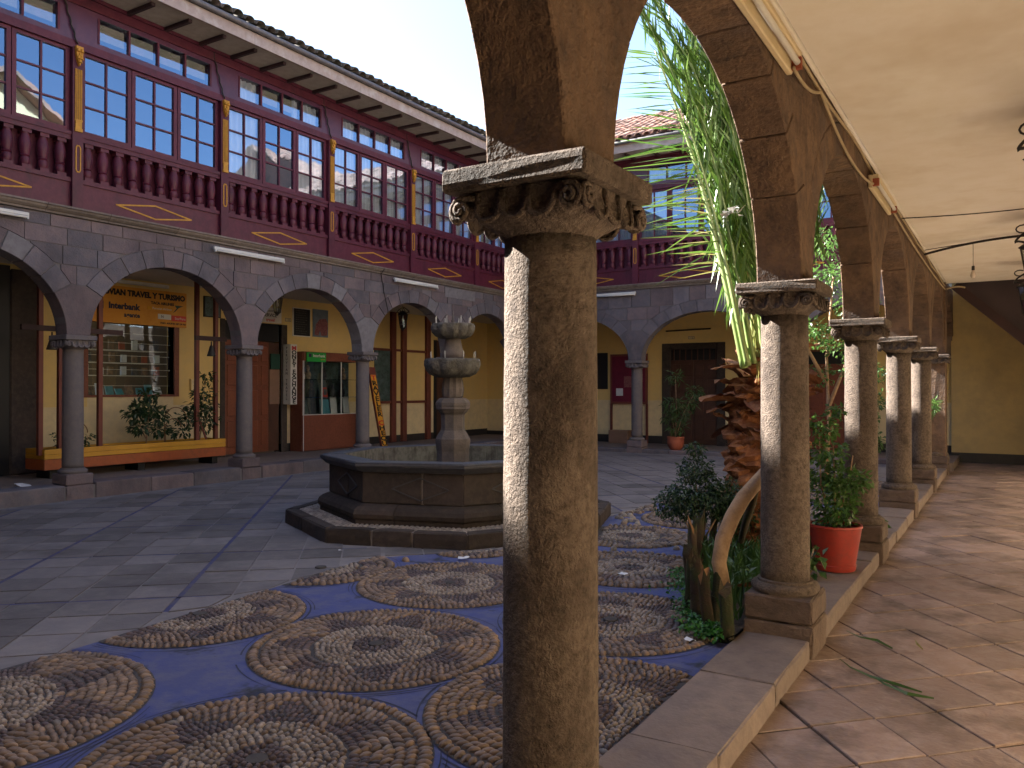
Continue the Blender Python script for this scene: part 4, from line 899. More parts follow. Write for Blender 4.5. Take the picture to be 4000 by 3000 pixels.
# ------------------------------------------------------------------ things in the left arcade walk
XW = -13.4
ORD = ['first', 'second', 'third', 'fourth', 'fifth', 'sixth', 'seventh', 'eighth']
def PW(s, d, z): return (XW + .0 - d, s, z)          # on the shop wall, d negative = towards the court
sw = thing('shop_window', (XW, 8.5, 1.5), 'wood framed shop window with shelves of goods under the orange sign', 'window')
m = MB(); m.pbox(PW, 9.36, 9.46, -.03, .18, 1.46, 2.80); m.pbox(PW, 7.62, 7.70, -.03, .18, 1.46, 2.80); m.pbox(PW, 7.70, 9.36, -.025, .18, 1.46, 1.50); m.pbox(PW, 7.70, 9.36, -.025, .18, 2.775, 2.80); m.build('frame', 'case_wood', sw)
m = MB(); m.add([PW(7.70, .06, 1.50), PW(9.36, .06, 1.50), PW(9.36, .06, 2.775), PW(7.70, .06, 2.775)], [(0, 1, 2, 3)]); m.build('pane', 'shop_glass', sw)
for z in (1.85, 2.08, 2.31): m = MB(); m.pbox(PW, 7.70, 9.36, .20, .50, z-.012, z); m.build('shelf', 'white_paint', sw)
for z in (1.66, 1.95, 2.20, 2.43, 2.60): m = MB(); m.tube([PW(7.70, .10, z), PW(9.36, .10, z)], .006, 4); m.build('grille_rod', 'metal_white', sw)
m = MB(); m.pbox(PW, 7.70, 9.36, .06, .60, 1.46, 1.50); m.build('display_ledge', 'case_wood', sw)
for z in (1.86, 2.09, 2.32):
    for k in range(7):
        s = 7.85 + k*.22 + rnd.uniform(-.03, .03); m = MB(); h = rnd.uniform(.12, .19); m.pbox(PW, s-.05, s+.05, .26, .30, z, z+h)
        tag(m.build('souvenir_card', rnd.choice(['tan_goods', 'dark_goods', 'white_paper', 'terracotta'])), '%s souvenir card from the left on the %s shop window shelf' % (ORD[k], {1.86: 'lowest', 2.09: 'middle', 2.32: 'top'}[z]), 'souvenir', 'cards on the shop window shelves')
for k in range(8):
    s = 7.82 + k*.19; m = MB(); h = rnd.uniform(.10, .24); t = rnd.uniform(.02, .08)
    m.add([PW(s-.07, .14, 1.502), PW(s+.07, .14, 1.502), PW(s+.07, .14+t, 1.502+h), PW(s-.07, .14+t, 1.502+h), PW(s-.07, .16, 1.502), PW(s+.07, .16, 1.502), PW(s+.07, .16+t, 1.502+h), PW(s-.07, .16+t, 1.502+h)], [(0, 1, 2, 3), (7, 6, 5, 4), (0, 4, 5, 1), (3, 2, 6, 7), (0, 3, 7, 4), (1, 5, 6, 2)])
    tag(m.build('display_booklet', rnd.choice(['white_paper', 'cyan_paper', 'terracotta', 'tan_goods'])), '%s booklet from the left leaning at the foot of the shop window' % ORD[k], 'booklet', 'booklets on the shop window ledge')
# orange travel agency sign
sg = thing('travel_sign', (XW+.06, 8.6, 2.8), 'orange travel agency signboard above the shop window', 'sign')
def PS(s, d, z): return (XW + .09 - d, s, z)
m = MB(); m.pbox(PS, 7.20, 9.57, 0, .05, 2.765, 3.42); m.build('board', 'sign_orange', sg)
text('PERUVIAN TRAVEL Y TURISMO', .138, 'black_paint', sg, PS, 9.535, -.004, 3.265, 'RIGHT', squash=.95, bold=.008)
text('Interbank', .150, 'dark_navy', sg, PS, 8.60, -.004, 3.02, 'RIGHT', bold=.007)
text('agente', .115, 'dark_navy', sg, PS, 8.61, -.004, 2.885, 'RIGHT', bold=.004)
m = MB(); m.pbox(PS, 7.78, 7.93, -.006, 0, 3.0, 3.13); m.build('logo', 'dark_navy', sg)
text('TACA AIRLINES', .068, 'black_paint', sg, PS, 9.30, -.004, 3.16, 'RIGHT', bold=.003)
m = MB(); m.prism([(9.28, 3.03), (9.36, 3.12), (9.32, 3.17), (9.50, 3.17), (9.40, 3.13), (9.33, 3.06)], PS, -.006, 0); m.build('bird_emblem', 'dark_green', sg)
m = MB(); m.pbox(PS, 8.76, 9.27, -.005, 0, 3.05, 3.115); o = m.build('airline_strip', 'sign_yellow', sg); text('Peruvian Airlines', .058, 'white_paint', sg, PS, 9.25, -.008, 3.066, 'RIGHT')
m = MB(); m.pbox(PS, 8.97, 9.24, -.005, 0, 2.895, 2.99); m.build('airline_panel', 'white_paint', sg); text('N', .07, 'dark_navy', sg, PS, 9.03, -.008, 2.92)
m = MB(); m.pbox(PS, 9.25, 9.56, -.005, 0, 2.875, 2.98); m.build('airline_panel', 'red_box_paint', sg); text('StarPeru', .066, 'white_paint', sg, PS, 9.545, -.008, 2.905, 'RIGHT')
text('PASO. AGUSTIN 307 OF 910', .043, 'black_paint', sg, PS, 9.55, -.004, 2.81, 'RIGHT', bold=.002)
m = MB(); m.pbox(PW, 8.10, 9.20, -.10, -.03, 3.475, 3.535); tl = tag(m.build('ceiling_tube_light', 'metal_white', bevel=.01), 'unlit white tube light above the orange signboard', 'light')
m = MB(); m.pbox(PW, 9.70, 9.89, -.05, 0, 1.57, 1.80); mb_ = tag(m.build('meter_box', 'yellow_wall', bevel=.01), 'small meter box on the wall right of the shop window', 'box')
m = MB(); m.pbox(PW, 9.715, 9.875, -.056, -.05, 1.585, 1.785); m.build('cover', 'lower_wall', mb_)
m = MB(); m.pbox(PW, 10.01, 10.40, -.03, 0, 3.02, 3.43); pc = tag(m.build('framed_picture', 'black_paint'), 'dark green landscape picture high on the yellow wall', 'picture')
m = MB(); m.pbox(PW, 10.03, 10.38, -.034, -.03, 3.04, 3.41); m.build('print', 'picture_green', pc)
# planter
def PP(s, d, z): return (-12.30 - d, s, z)
pl = thing('planter_box', (-12.45, 8, .25), 'long yellow and orange wooden planter box behind the left arcade', 'planter')
for z0, z1, mt in ((.375, .535, 'planter_orange'), (.54, .61, 'planter_yellow'), (.613, .69, 'planter_yellow')):
    m = MB(); m.pbox(PP, 6.42, 9.68, 0, .03, z0, z1); m.pbox(PP, 6.42, 6.45, .03, .55, z0, z1); m.pbox(PP, 9.65, 9.68, .03, .55, z0, z1); m.pbox(PP, 6.45, 9.65, .52, .55, z0, z1); m.build('plank', mt, pl, bevel=.004)
m = MB(); m.pbox(PP, 6.45, 9.65, .03, .52, .40, .66); m.build('soil', 'soil', pl)
for s in (6.6, 8.05, 9.5): m = MB(); m.pbox(PP, s-.06, s+.06, .08, .46, .24, .375); m.build('foot', 'black_paint', pl)
def post(s, d, z0, z1, lab, arm=None, bells=()):
    r = thing('wooden_post', PP(s, d, z0), lab, 'post', 'brown posts standing in the planter'); m = MB(); m.pbox(PP, s-.035, s+.035, d-.035, d+.035, z0, z1); m.build('shaft', 'red_brown_post', r, bevel=.004)
    if arm: m = MB(); m.pbox(PP, arm[0], arm[1], d-.075, d-.036, 2.48, 2.56); m.build('cross_arm', 'rafter', r)
    for b_ in bells:
        m = MB(); m.lathe([(.012, 2.47), (.014, 2.40), (.03, 2.38), (.05, 2.30), (.075, 2.22), (.078, 2.20), (.06, 2.205)], 12, (PP(b_, d-.05, 0)[0], b_, 0)); m.build('bell_lamp', 'iron', r, smooth=True)
post(6.40, .10, .60, 3.58, 'brown post at the left end of the planter, farthest left')
post(6.70, .10, .60, 3.58, 'brown post just left of the arcade column, carrying a bell lamp arm', (6.10, 6.78), (6.55,))
post(7.33, .10, .60, 3.58, 'brown post in front of the shop window with a short cross arm', (7.00, 7.68))
post(9.13, .10, .60, 3.58, 'brown post to the right of the shop window, left of the bell lamp', (9.05, 9.72), (9.40,))
post(9.53, .10, .60, 3.58, 'brown post at the right end of the planter beside the door')
# foliage helpers
def leafcloud(m, blobs, n, L_, W_, rng, droop=.3, squash=.8):
    tot = sum(b[3]**2 for b in blobs)
    for bx, by, bz, br in blobs:
        for _ in range(int(n*br*br/tot)):
            d = Vector((rng.gauss(0, 1), rng.gauss(0, 1), rng.gauss(0, 1)*squash)).normalized()*br*(rng.random()**.4)
            p = Vector((bx, by, bz)) + Vector((d.x, d.y, d.z*squash)); out = (d.normalized()*.7 + Vector((rng.gauss(0, .6), rng.gauss(0, .6), rng.gauss(0, .5)-droop))).normalized()
            sd = out.cross(Vector((rng.gauss(0, .4), rng.gauss(0, .4), 1))).normalized(); up = sd.cross(out); l = L_*rng.uniform(.6, 1.2); w = W_*rng.uniform(.7, 1.15)
            m.add([p, p + out*l*.5 + sd*w*.5 + up*w*.12, p + out*l - up*l*.12, p + out*l*.5 - sd*w*.5 + up*w*.12], [(0, 1, 2), (0, 2, 3)])
def bush(name, loc, lab, stems, blobs, n, L_, W_, lm, cat='plant', group=None, seed=1, stemm='bark', sr=.012, squash=.8):
    rng = random.Random(seed); r = thing(name, loc, lab, cat, group); L0 = Vector(loc)
    m = MB()
    for st_ in stems:
        pts = [L0 + Vector(q) for q in st_]; m.tube(pts, [sr*(1 - .6*i/(len(pts)-1)) for i in range(len(pts))], 6)
    if stems: m.build('stem', stemm, r, smooth=True)
    m = MB(); leafcloud(m, [(L0.x+a, L0.y+b, L0.z+c, d) for a, b, c, d in blobs], n, L_, W_, rng, squash=squash); m.build('foliage', lm, r); return r
bush('planter_shrub', (-12.52, 8.22, .66), 'round dark leafy shrub in the middle of the planter', [[(0, 0, 0), (.02, .02, .3), (0, .05, .6)], [(0, 0, .1), (0, -.15, .4)], [(0, 0, .1), (0, .18, .45)]], [(0, 0, .62, .22), (0, -.18, .55, .2), (0, .2, .5, .2), (0, .05, .85, .15), (0, -.1, .3, .18), (0, .25, .25, .16)], 620, .11, .055, 'leaf_dark', seed=3)
bush('planter_shrub', (-12.52, 9.28, .66), 'tall dark shrub leaning against the post at the right end of the planter', [[(0, 0, 0), (0, .05, .5), (0, .12, 1.1)], [(0, 0, .1), (0, -.3, .5)], [(0, 0, .1), (0, .2, .5)]], [(0, .16, 1.15, .15), (0, .08, .85, .2), (0, -.05, .6, .22), (0, -.25, .42, .2), (0, .12, .35, .24), (0, -.4, .2, .17), (0, .18, .62, .16)], 760, .10, .05, 'leaf_dark', seed=4)
bush('planter_sprig', (-12.5, 6.85, .66), 'sparse little sprig in the planter behind the arcade column', [[(0, 0, 0), (0, .05, .2), (0, .1, .42)], [(0, 0, 0), (0, -.1, .25)]], [(0, .1, .35, .12), (0, -.08, .22, .12), (0, .0, .08, .14)], 120, .09, .04, 'leaf_dark', seed=5)
bush('planter_sprig', (-12.45, 7.12, .66), 'small sprig in the planter beside the wire hoop', [[(0, 0, 0), (0, .05, .2)]], [(0, .04, .16, .1), (0, -.05, .06, .1)], 70, .08, .04, 'leaf_dark', seed=6)
for s, r_, h, lab in ((7.0, .17, .42, 'thin wire hoop in the planter just right of the arcade column'), (8.75, .22, .62, 'tall thin wire hoop between the two planter shrubs'), (8.70, .15, .42, 'low thin wire hoop between the two planter shrubs')):
    m = MB(); m.tube([PP(s + r_*math.cos(math.pi*i/14), .16, .66 + (h-r_) + r_*math.sin(math.pi*i/14)) for i in range(15)] + [PP(s - r_, .16, .64)], .008, 5); tag(m.build('wire_hoop', 'cut_wood', smooth=True), lab, 'hoop', 'wire hoops in the planter')
m = MB(); m.bar(PP(9.36, .12, .66), PP(9.20, .16, 1.12), .03); tag(m.build('plant_prop', 'red_brown_post'), 'short brown prop leaning among the shrubs at the planter end', 'plant prop')
# brown door and its stone frame
dr = thing('shop_door', (XW, 11.2, .25), 'tall reddish brown panelled door beside the money exchange sign', 'door')
m = MB(); m.pbox(PW, 10.40, 10.52, -.02, .22, .24, 3.02); m.pbox(PW, 11.97, 12.14, -.02, .22, .24, 3.0); m.build('stone_jamb', 'fountain_stone', dr, bevel=.01)
m = MB(); m.pbox(PW, 10.52, 11.97, .05, .10, 2.62, 3.0); m.build('dark_transom', 'black_paint', dr)
for a, b in ((10.53, 11.12), (11.13, 11.65)):
    m = MB(); m.pbox(PW, a, b, .02, .08, .28, 2.60); lf = m.build('door_leaf', 'door_wood', dr)
    for z0, z1 in ((.42, .95), (1.05, 1.58), (1.68, 2.10), (2.18, 2.5)):
        for q in range(2): w_ = (b-a)/2; m = MB(); m.pbox(PW, a + w_*q + .05, a + w_*(q+1) - .04, .0, .02, z0, z1); m.build('panel', 'door_wood', lf, bevel=.012)
m = MB(); m.pbox(PW, 11.66, 11.97, .06, .12, .28, 2.60); m.build('side_board', 'dark_door', dr)
m = MB(); m.pbox(PW, 11.68, 11.955, .02, .059, 1.28, 2.02); m.build('pink_board', 'cardboard', dr)
m = MB(); m.pbox(PW, 11.69, 11.94, -.012, .019, 2.03, 2.36); gs = tag(m.build('green_notice', 'dark_green', bevel=.004), 'small dark green notice beside the brown door', 'sign')
m = MB(); m.pbox(PW, 11.10, 11.93, -.06, -.02, 3.015, 3.34); ds = tag(m.build('service_sign', 'white_paint'), 'white painted service sign above the brown door', 'sign')
text('SERVICE', .10, 'black_paint', ds, PW, 11.80, -.064, 3.14, 'RIGHT', bold=.002); text('travel', .10, 'red_paint', ds, PW, 11.74, -.064, 3.04, 'RIGHT', bold=.002); text('Reservados', .085, 'black_paint', ds, PW, 11.92, -.064, 3.245, 'RIGHT')
# money exchange box sign
ms = thing('money_exchange_sign', (-13.15, 12.1, 1.25), 'white vertical money exchange box sign with black and red letters', 'sign')
m = MB(); m.box(-13.39, -13.15, 12.02, 12.20, 1.27, 2.57); m.build('box', 'white_paint', ms)
def PM_(s, d, z): return (-13.146 - d, s, z)
z = 2.445
for ch in 'MONEY EXCHANGE':
    if ch != ' ': text(ch, .125, 'red_paint' if (ch == 'M' or (ch == 'E' and 1.95 < z < 2.10 and False)) else 'black_paint', ms, PM_, 12.11, -.003, z, 'CENTER', bold=.005, squash=1.35)
    z -= .092 if ch != ' ' else .05
def PMs(s, d, z): return (s, 12.018 + d, z)
z = 2.46
for ch in 'PERUVIAN TRAVEL': text(ch, .085, 'dark_navy', ms, PMs, -13.27, -.003, z, 'CENTER', bold=.001); z -= .078
# display case
XC = -13.0
def PC(s, d, z): return (XC - d, s + .38, z)
dc = thing('display_case', (XC, 12.7, .25), 'glass display case on a reddish wooden counter in the left arcade', 'display case')
m = MB(); m.pbox(PC, 11.86, 13.62, 0, .38, .25, 1.03); m.build('counter', 'case_wood', dc, bevel=.006)
m = MB(); m.pbox(PC, 11.86, 13.62, -.01, .38, 2.22, 2.42); m.build('header', 'case_wood', dc, bevel=.006)
m = MB(); m.pbox(PC, 11.84, 11.857, .02, .38, .25, 2.40); m.build('side_panel', 'case_wood', dc)
m = MB(); m.pbox(PC, 11.86, 13.62, .35, .38, 1.03, 2.22); m.build('back_panel', 'picture_green', dc)
for s in (11.875, 12.42, 13.02, 13.605): m = MB(); m.pbox(PC, s-.012, s+.012, .0, .024, 1.045, 2.22); m.build('metal_edge', 'aluminium', dc)
m = MB(); m.pbox(PC, 11.86, 13.62, .0, .024, 1.031, 1.045); m.pbox(PC, 11.858, 11.874, -.004, .0, .25, 1.03); m.build('metal_edge', 'aluminium', dc)
m = MB(); m.add([PC(11.88, .010, 1.045), PC(13.60, .010, 1.045), PC(13.60, .010, 2.22), PC(11.88, .010, 2.22)], [(0, 1, 2, 3)]); m.build('pane', 'shop_glass', dc)
for z in (1.42, 1.82): m = MB(); m.pbox(PC, 11.87, 13.60, .08, .345, z-.008, z); m.build('glass_shelf', 'pane_glass', dc)
def goods(s, z, w, h, mt, lab, lean=.05, nm='goods'):
    m = MB(); m.add([PC(s-w/2, .12, z), PC(s+w/2, .12, z), PC(s+w/2, .12+lean, z+h), PC(s-w/2, .12+lean, z+h), PC(s-w/2, .15, z), PC(s+w/2, .15, z), PC(s+w/2, .15+lean, z+h), PC(s-w/2, .15+lean, z+h)], [(0, 1, 2, 3), (7, 6, 5, 4), (0, 4, 5, 1), (3, 2, 6, 7), (0, 3, 7, 4), (1, 5, 6, 2)])
    return tag(m.build(nm, mt), lab, 'goods', 'goods in the glass display case')
goods(12.66, 1.048, .26, .32, 'cyan_paper', 'turquoise brochure leaning in the bottom of the display case', .06, 'brochure')
goods(12.92, 1.048, .20, .38, 'white_paper', 'white brochure beside the turquoise one in the display case', .05, 'brochure')
goods(13.32, 1.048, .18, .38, 'white_paper', 'white brochure at the right of the display case', .05, 'brochure')
o = goods(12.63, 1.42, .15, .22, 'red_box_paint', 'small red framed photo on the display case shelf', .03, 'framed_photo')
m = MB(); m.pbox(PC, 12.58, 12.68, .115, .12, 1.47, 1.60); m.build('print', 'dark_goods', o)
goods(12.02, 1.048, .2, .30, 'picture_green', 'dark patterned card at the left bottom of the display case', .05, 'card'); goods(12.26, 1.048, .2, .34, 'dark_goods', 'dark cloth bag at the bottom of the display case', .05, 'bag')
def figure(s, z, sc_, mt, lab):
    m = MB(); m.lathe([(.05*sc_, 0), (.06*sc_, .02*sc_), (.07*sc_, .08*sc_), (.055*sc_, .14*sc_), (.03*sc_, .17*sc_), (.04*sc_, .20*sc_), (.042*sc_, .24*sc_), (.02*sc_, .28*sc_)], 10, PC(s, .22, z)); tag(m.build('figurine', mt, smooth=True), lab, 'figurine', 'goods in the glass display case')
figure(11.98, 1.42, 1.0, 'tan_goods', 'tan figurine at the left of the display case shelf'); figure(12.30, 1.42, 1.35, 'dark_goods', 'large dark rounded jar on the display case shelf'); figure(12.95, 1.42, 1.1, 'dark_goods', 'dark figurine in the middle of the display case shelf'); figure(13.25, 1.42, 1.2, 'black_paint', 'black figurine on the right of the display case shelf')
figure(12.05, 1.82, .8, 'white_paint', 'small white figurine on the upper display case shelf'); figure(12.20, 1.82, 1.1, 'tan_goods', 'tan figurine on the upper display case shelf'); figure(12.7, 1.82, 1.0, 'dark_goods', 'dark figurine on the upper display case shelf'); figure(13.3, 1.82, 1.0, 'tan_goods', 'tan figurine at the right of the upper display case shelf')
m = MB(); m.pbox(PC, 11.92, 12.48, -.06, -.012, 2.20, 2.405); ib = tag(m.build('bank_sign', 'sign_green', bevel=.004), 'bright green bank sign on top of the display case', 'sign')
text('Interbank', .092, 'white_paint', ib, PC, 12.44, -.066, 2.305, 'RIGHT', bold=.002); text('agente', .05, 'sign_yellow', ib, PC, 12.44, -.066, 2.245, 'RIGHT')
m = MB(); m.pbox(PC, 11.96, 12.04, -.064, -.06, 2.30, 2.375); m.build('logo', 'dark_navy', ib)
m = MB(); m.pbox(PW, 12.29, 12.80, -.03, 0, 2.77, 3.40); bb = tag(m.build('notice_board', 'white_paint'), 'black notice board with rows of small lettering on the yellow wall', 'board')
m = MB(); m.pbox(PW, 12.31, 12.785, -.034, -.03, 2.79, 3.385); m.build('panel', 'black_paint', bb)
for k in range(11):
    m = MB(); s = 12.36
    while s < 12.68 - .04*(k % 3): w_ = rnd.uniform(.02, .06); m.pbox(PW, s, s + w_, -.0365, -.0345, 3.335 - k*.05, 3.347 - k*.05); s += w_ + .015
    m.build('lettering', 'fountain_bowl', bb)
m = MB(); m.pbox(PW, 12.89, 13.36, -.02, 0, 2.79, 3.42); ps = tag(m.build('travel_poster', 'poster_sky'), 'poster with reddish figures under a grey sky beside the notice board', 'poster')
m = MB(); m.prism([(12.93, 2.84), (13.05, 2.82), (13.10, 2.95), (13.15, 2.82), (13.33, 2.84), (13.35, 3.12), (13.28, 3.22), (13.10, 3.20), (12.98, 3.08)], PW, -.023, -.02); m.build('figures', 'poster_red', ps)
def plate(P, s, z, body, lab, w=.17, h=.08):
    m = MB(); m.pbox(P, s-w/2, s+w/2, -.012, 0, z-h/2, z+h/2); o = tag(m.build('number_plate', 'lower_wall'), lab, 'sign'); m = MB(); outline(m, P, [(s-w/2+.008, z-h/2+.008), (s-w/2+.008, z+h/2-.008), (s+w/2-.008, z+h/2-.008), (s+w/2-.008, z-h/2+.008)], .007, -.015, -.011); m.build('border', 'dark_navy', o)
    text(body, .065, 'dark_navy', o, P, s, -.015, z - .022, 'CENTER'); return o
plate(PW, 12.16, 3.115, '118', 'number plate left of the black notice board')
# travellers cheque sign leaning
tq = thing('traveler_cheque_sign', (-12.2, 13.9, .25), 'orange sign board lettered vertically, leaning behind the arcade column', 'sign')
q0, q1 = Vector((-12.25, 14.05, .25)), Vector((-12.28, 13.62, 2.10)); ax = (q1-q0).normalized()
def PT(s, d, z): p = q0 + ax*z; return (p.x - d, p.y + s, p.z)
LT = (q1-q0).length; m = MB(); m.prism([(-.105, 0), (.105, 0), (.105, LT), (-.105, LT)], PT, 0, .05); m.build('board', 'red_brown_post', tq); m = MB(); m.prism([(-.085, .02), (.085, .02), (.085, LT-.18), (-.085, LT-.18)], PT, -.004, -.0005); m.build('panel', 'sign_yellow', tq)
z = LT - .30
for i, ch in enumerate('TRAVELER CHEQUES'):
    if ch != ' ': text(ch, .150, 'red_paint' if i in (0, 9) else 'black_paint', tq, PT, 0, -.007, z, 'CENTER', bold=.006, squash=1.7)
    z -= .122 if ch != ' ' else .08
# framed wall strips, doorway and lanterns at the far end of the left walk
wf = thing('wall_framing', (XW, 16.3, .25), 'brown vertical wall posts with cross rails on the yellow wall near the corner', 'framing')
for s in (15.62, 16.04, 17.05): m = MB(); m.pbox(PW, s-.085, s+.085, -.09, -.002, .25, 3.57); m.build('post', 'red_brown_post', wf, bevel=.006)
for z in (1.27, 2.60): m = MB(); m.pbox(PW, 14.9, 17.0, -.05, -.003, z-.03, z+.03); m.build('rail', 'red_brown_post', wf)
m = MB(); m.pbox(PW, 14.95, 15.53, -.02, -.002, 1.30, 2.57); m.build('dark_infill', 'picture_green', wf)
dd_ = thing('corner_door', (XW, 17.9, .25), 'dark doorway in the corner behind the fountain', 'door'); m = MB(); m.pbox(PW, 17.40, 18.35, .05, .12, .24, 2.95); m.build('door_leaf', 'dark_door', dd_)
for s in (17.42, 18.27): m = MB(); m.pbox(PW, s-.06, s+.06, -.02, .05, .24, 2.95); m.build('jamb', 'black_paint', dd_)
od = thing('left_doorway', (XW, 5.4, .25), 'dark stone framed doorway at the left edge behind the arcade', 'door')
m = MB(); m.pbox(PW, 6.44, 6.88, -.06, -.002, .25, 3.5); m.build('stone_jamb', 'fountain_stone', od, bevel=.02); m = MB(); m.pbox(PW, 3.5, 6.44, -.03, -.003, .25, 3.55); m.build('door_leaf', 'black_paint', od)
m = MB(); m.pbox(PW, 4.6, 6.2, -.06, -.031, .3, 2.6); m.build('panel', 'dark_door', od)
def lantern(name, x, y, z, lab, s=1.0, chain=0.0, group=None):   # z = top of the lantern crown
    r = thing(name, (x, y, z), lab, 'lantern', group); m = MB()
    if chain: m.tube([(x, y, z + chain), (x, y, z)], .007, 5)
    m.tube([(x, y, z), (x, y, z - .10*s)], .010*s, 6); m.build('hanger', 'iron', r)
    for k in range(4):
        a = math.pi/2*k + .3; pts = []
        for i in range(16):
            t = i/15; rr = (.02 + .13*math.sin(t*math.pi*.62))*s; cu = max(0, t-.72)*7; rr -= .05*s*(1-math.cos(cu)) if cu else 0
            pts.append((x + rr*math.cos(a), y + rr*math.sin(a), z - .02*s - .16*s*t + (.04*s*math.sin(cu) if cu else 0)))
        m = MB(); m.tube(pts, .0085*s, 5); m.build('scroll', 'iron', r, smooth=True)
    zt = z - .18*s; m = MB(); m.lathe([(.11*s, 0), (.125*s, .012*s), (.06*s, .06*s), (.015*s, .09*s)], 6, (x, y, zt)); m.build('crown', 'iron', r)
    c4 = []
    for k in range(6):
        a = math.pi/3*k; t0 = Vector((x + .105*s*math.cos(a), y + .105*s*math.sin(a), zt)); t1 = Vector((x + .062*s*math.cos(a), y + .062*s*math.sin(a), zt - .27*s)); m = MB(); m.bar(t0, t1, .012*s); m.build('bar', 'iron', r); c4.append((t0, t1))
    for k in range(6):
        (a, b), (c, d) = c4[k], c4[(k+1) % 6]; m = MB(); m.add([a, c, d, b], [(0, 1, 2, 3)]); m.build('pane', 'lantern_glass', r)
    m = MB(); m.lathe([(.065*s, 0), (.07*s, -.015*s), (.03*s, -.05*s), (.008*s, -.08*s)], 6, (x, y, zt - .27*s)); m.build('foot', 'iron', r)
    m = MB(); m.lathe([(.018*s, -.02*s), (.02*s, -.07*s), (.032*s, -.11*s), (.028*s, -.15*s), (.0, -.17*s)], 8, (x, y, zt)); m.build('bulb', 'clear_bulb', r, smooth=True); return r
lantern('wall_lantern', -12.25, 10.85, 3.55, 'black iron lantern hanging above the brown door', .95, .04, 'lanterns in the left arcade'); lantern('wall_lantern', -12.2, 14.62, 3.56, 'black iron lantern hanging right of the leaning cheque sign', 1.1, .04, 'lanterns in the left arcade')
# fluorescent fixtures under the cornice
def tube_light(P, s0, s1, z, lab, d=-.06):
    r = thing('tube_light', P((s0+s1)/2, d, z), lab, 'light', 'tube lights under the cornice'); m = MB(); m.pbox(P, s0, s1, d-.02, d+.03, z-.005, z+.04); m.build('housing', 'metal_white', r, bevel=.006); m = MB(); m.tube([P(s0+.03, d-.012, z-.022), P(s1-.03, d-.012, z-.022)], .016, 8); m.build('tube', 'white_paint', r, smooth=True)
    for s in (s0+.02, s1-.02): m = MB(); m.pbox(P, s-.012, s+.012, d-.03, d+.01, z-.045, z-.004); m.build('holder', 'metal_white', r)
tube_light(PL, 8.30, 9.76, 3.86, 'long tube light under the cornice above the second left arch'); tube_light(PL, 12.73, 14.2, 3.88, 'long tube light under the cornice, nearer the fountain'); tube_light(PL, 3.9, 5.45, 3.86, 'tube light under the cornice at the left edge'); tube_light(PF, -8.7, -7.55, 3.88, 'tube light under the cornice of the far arcade')
m = MB(); m.pbox(PL, 14.55, 15.75, -.008, .0, 3.70, 3.93); tag(m.build('stone_plaque', 'stone_pale', bevel=.004), 'pale rectangular plaque on the left arcade above the fountain', 'plaque')
m = MB(); m.tube([PL(12.35, -.12, 4.05), PL(12.36, -.02, 3.95), PL(12.45, -.02, 3.6), PL(12.58, -.02, 3.2), PL(12.50, .15, 3.0)], .008, 5); tag(m.build('hanging_wire', 'black_cable', smooth=True), 'thin black wire dropping down the left arcade between two arches', 'wire')
# ------------------------------------------------------------------ far walk
def PB(s, d, z): return (s, 20.0 + d, z)
fd = thing('far_door', (-7, 20, .15), 'dark brown double door in a stone frame behind the far arcade', 'door')
for s0, s1, z0, z1 in ((-7.82, -7.60, .15, 2.80), (-6.35, -6.13, .15, 2.80), (-7.60, -6.35, 2.64, 2.80)): m = MB(); m.pbox(PB, s0, s1, -.03, .2, z0, z1); m.build('stone_jamb', 'fountain_stone', fd, bevel=.01)
m = MB(); m.pbox(PB, -7.60, -6.35, .08, .12, 2.36, 2.64); m.build('dark_transom', 'black_paint', fd)
for k in range(8): m = MB(); m.pbox(PB, -7.53+.16*k, -7.505+.16*k, .05, .075, 2.36, 2.64); m.build('transom_bar', 'dark_door', fd)
for a, b in ((-7.59, -6.98), (-6.97, -6.36)):
    m = MB(); m.pbox(PB, a, b, .05, .11, .17, 2.355); lf = m.build('door_leaf', 'dark_door', fd)
    for z0, z1 in ((.3, .8), (.9, 1.4), (1.5, 1.85), (1.95, 2.25)):
        for q in range(2): w_ = (b-a)/2; m = MB(); m.pbox(PB, a + w_*q + .05, a + w_*(q+1) - .04, .032, .05, z0, z1); m.build('panel', 'dark_door', lf, bevel=.01)
m = MB(); m.box(-7.85, -6.1, 20.16, 20.2, .1, 2.9); m.build('door_light_stop', 'black_paint', fd)  # unseen black sheet added to stop daylight showing through the door gaps
nb = thing('felt_notice_board', (-8.75, 20, .15), 'dark red felt notice board on brown legs behind the far column', 'board'); m = MB(); m.pbox(PB, -9.30, -8.22, -.06, -.01, 1.20, 2.55); m.build('frame', 'red_brown_post', nb)
m = MB(); m.pbox(PB, -9.24, -8.28, -.068, -.06, 1.26, 2.49); m.build('felt', 'magenta_felt', nb)
for s in (-9.28, -8.24): m = MB(); m.pbox(PB, s-.03, s+.03, -.055, -.015, .15, 1.20); m.build('leg', 'red_brown_post', nb)
for s, z, w_, h in ((-9.02, 1.52, .2, .2), (-8.78, 1.8, .22, .3), (-8.42, 1.9, .16, .22)): m = MB(); m.pbox(PB, s-w_/2, s+w_/2, -.072, -.068, z-h/2, z+h/2); m.build('pinned_paper', 'white_paper' if z < 1.6 else 'poster_red', nb)
m = MB(); m.box(-9.15, -8.6, 19.5, 19.85, .16, .50); tag(m.build('cardboard_box', 'cardboard', bevel=.008), 'brown cardboard box on the floor below the felt notice board', 'box')
plate(PB, -7.02, 2.935, '112', 'number plate above the far double door'); plate(PB, -3.45, 2.66, '123', 'number plate reading 123 right of the palm trunk', .2, .10)
m = MB(); m.tube([PB(-7.7, -.04, 3.13), PB(-6.5, -.04, 3.15)], .018, 6); tag(m.build('wall_conduit', 'black_cable'), 'thin dark lamp tube on the wall above the far door', 'light')
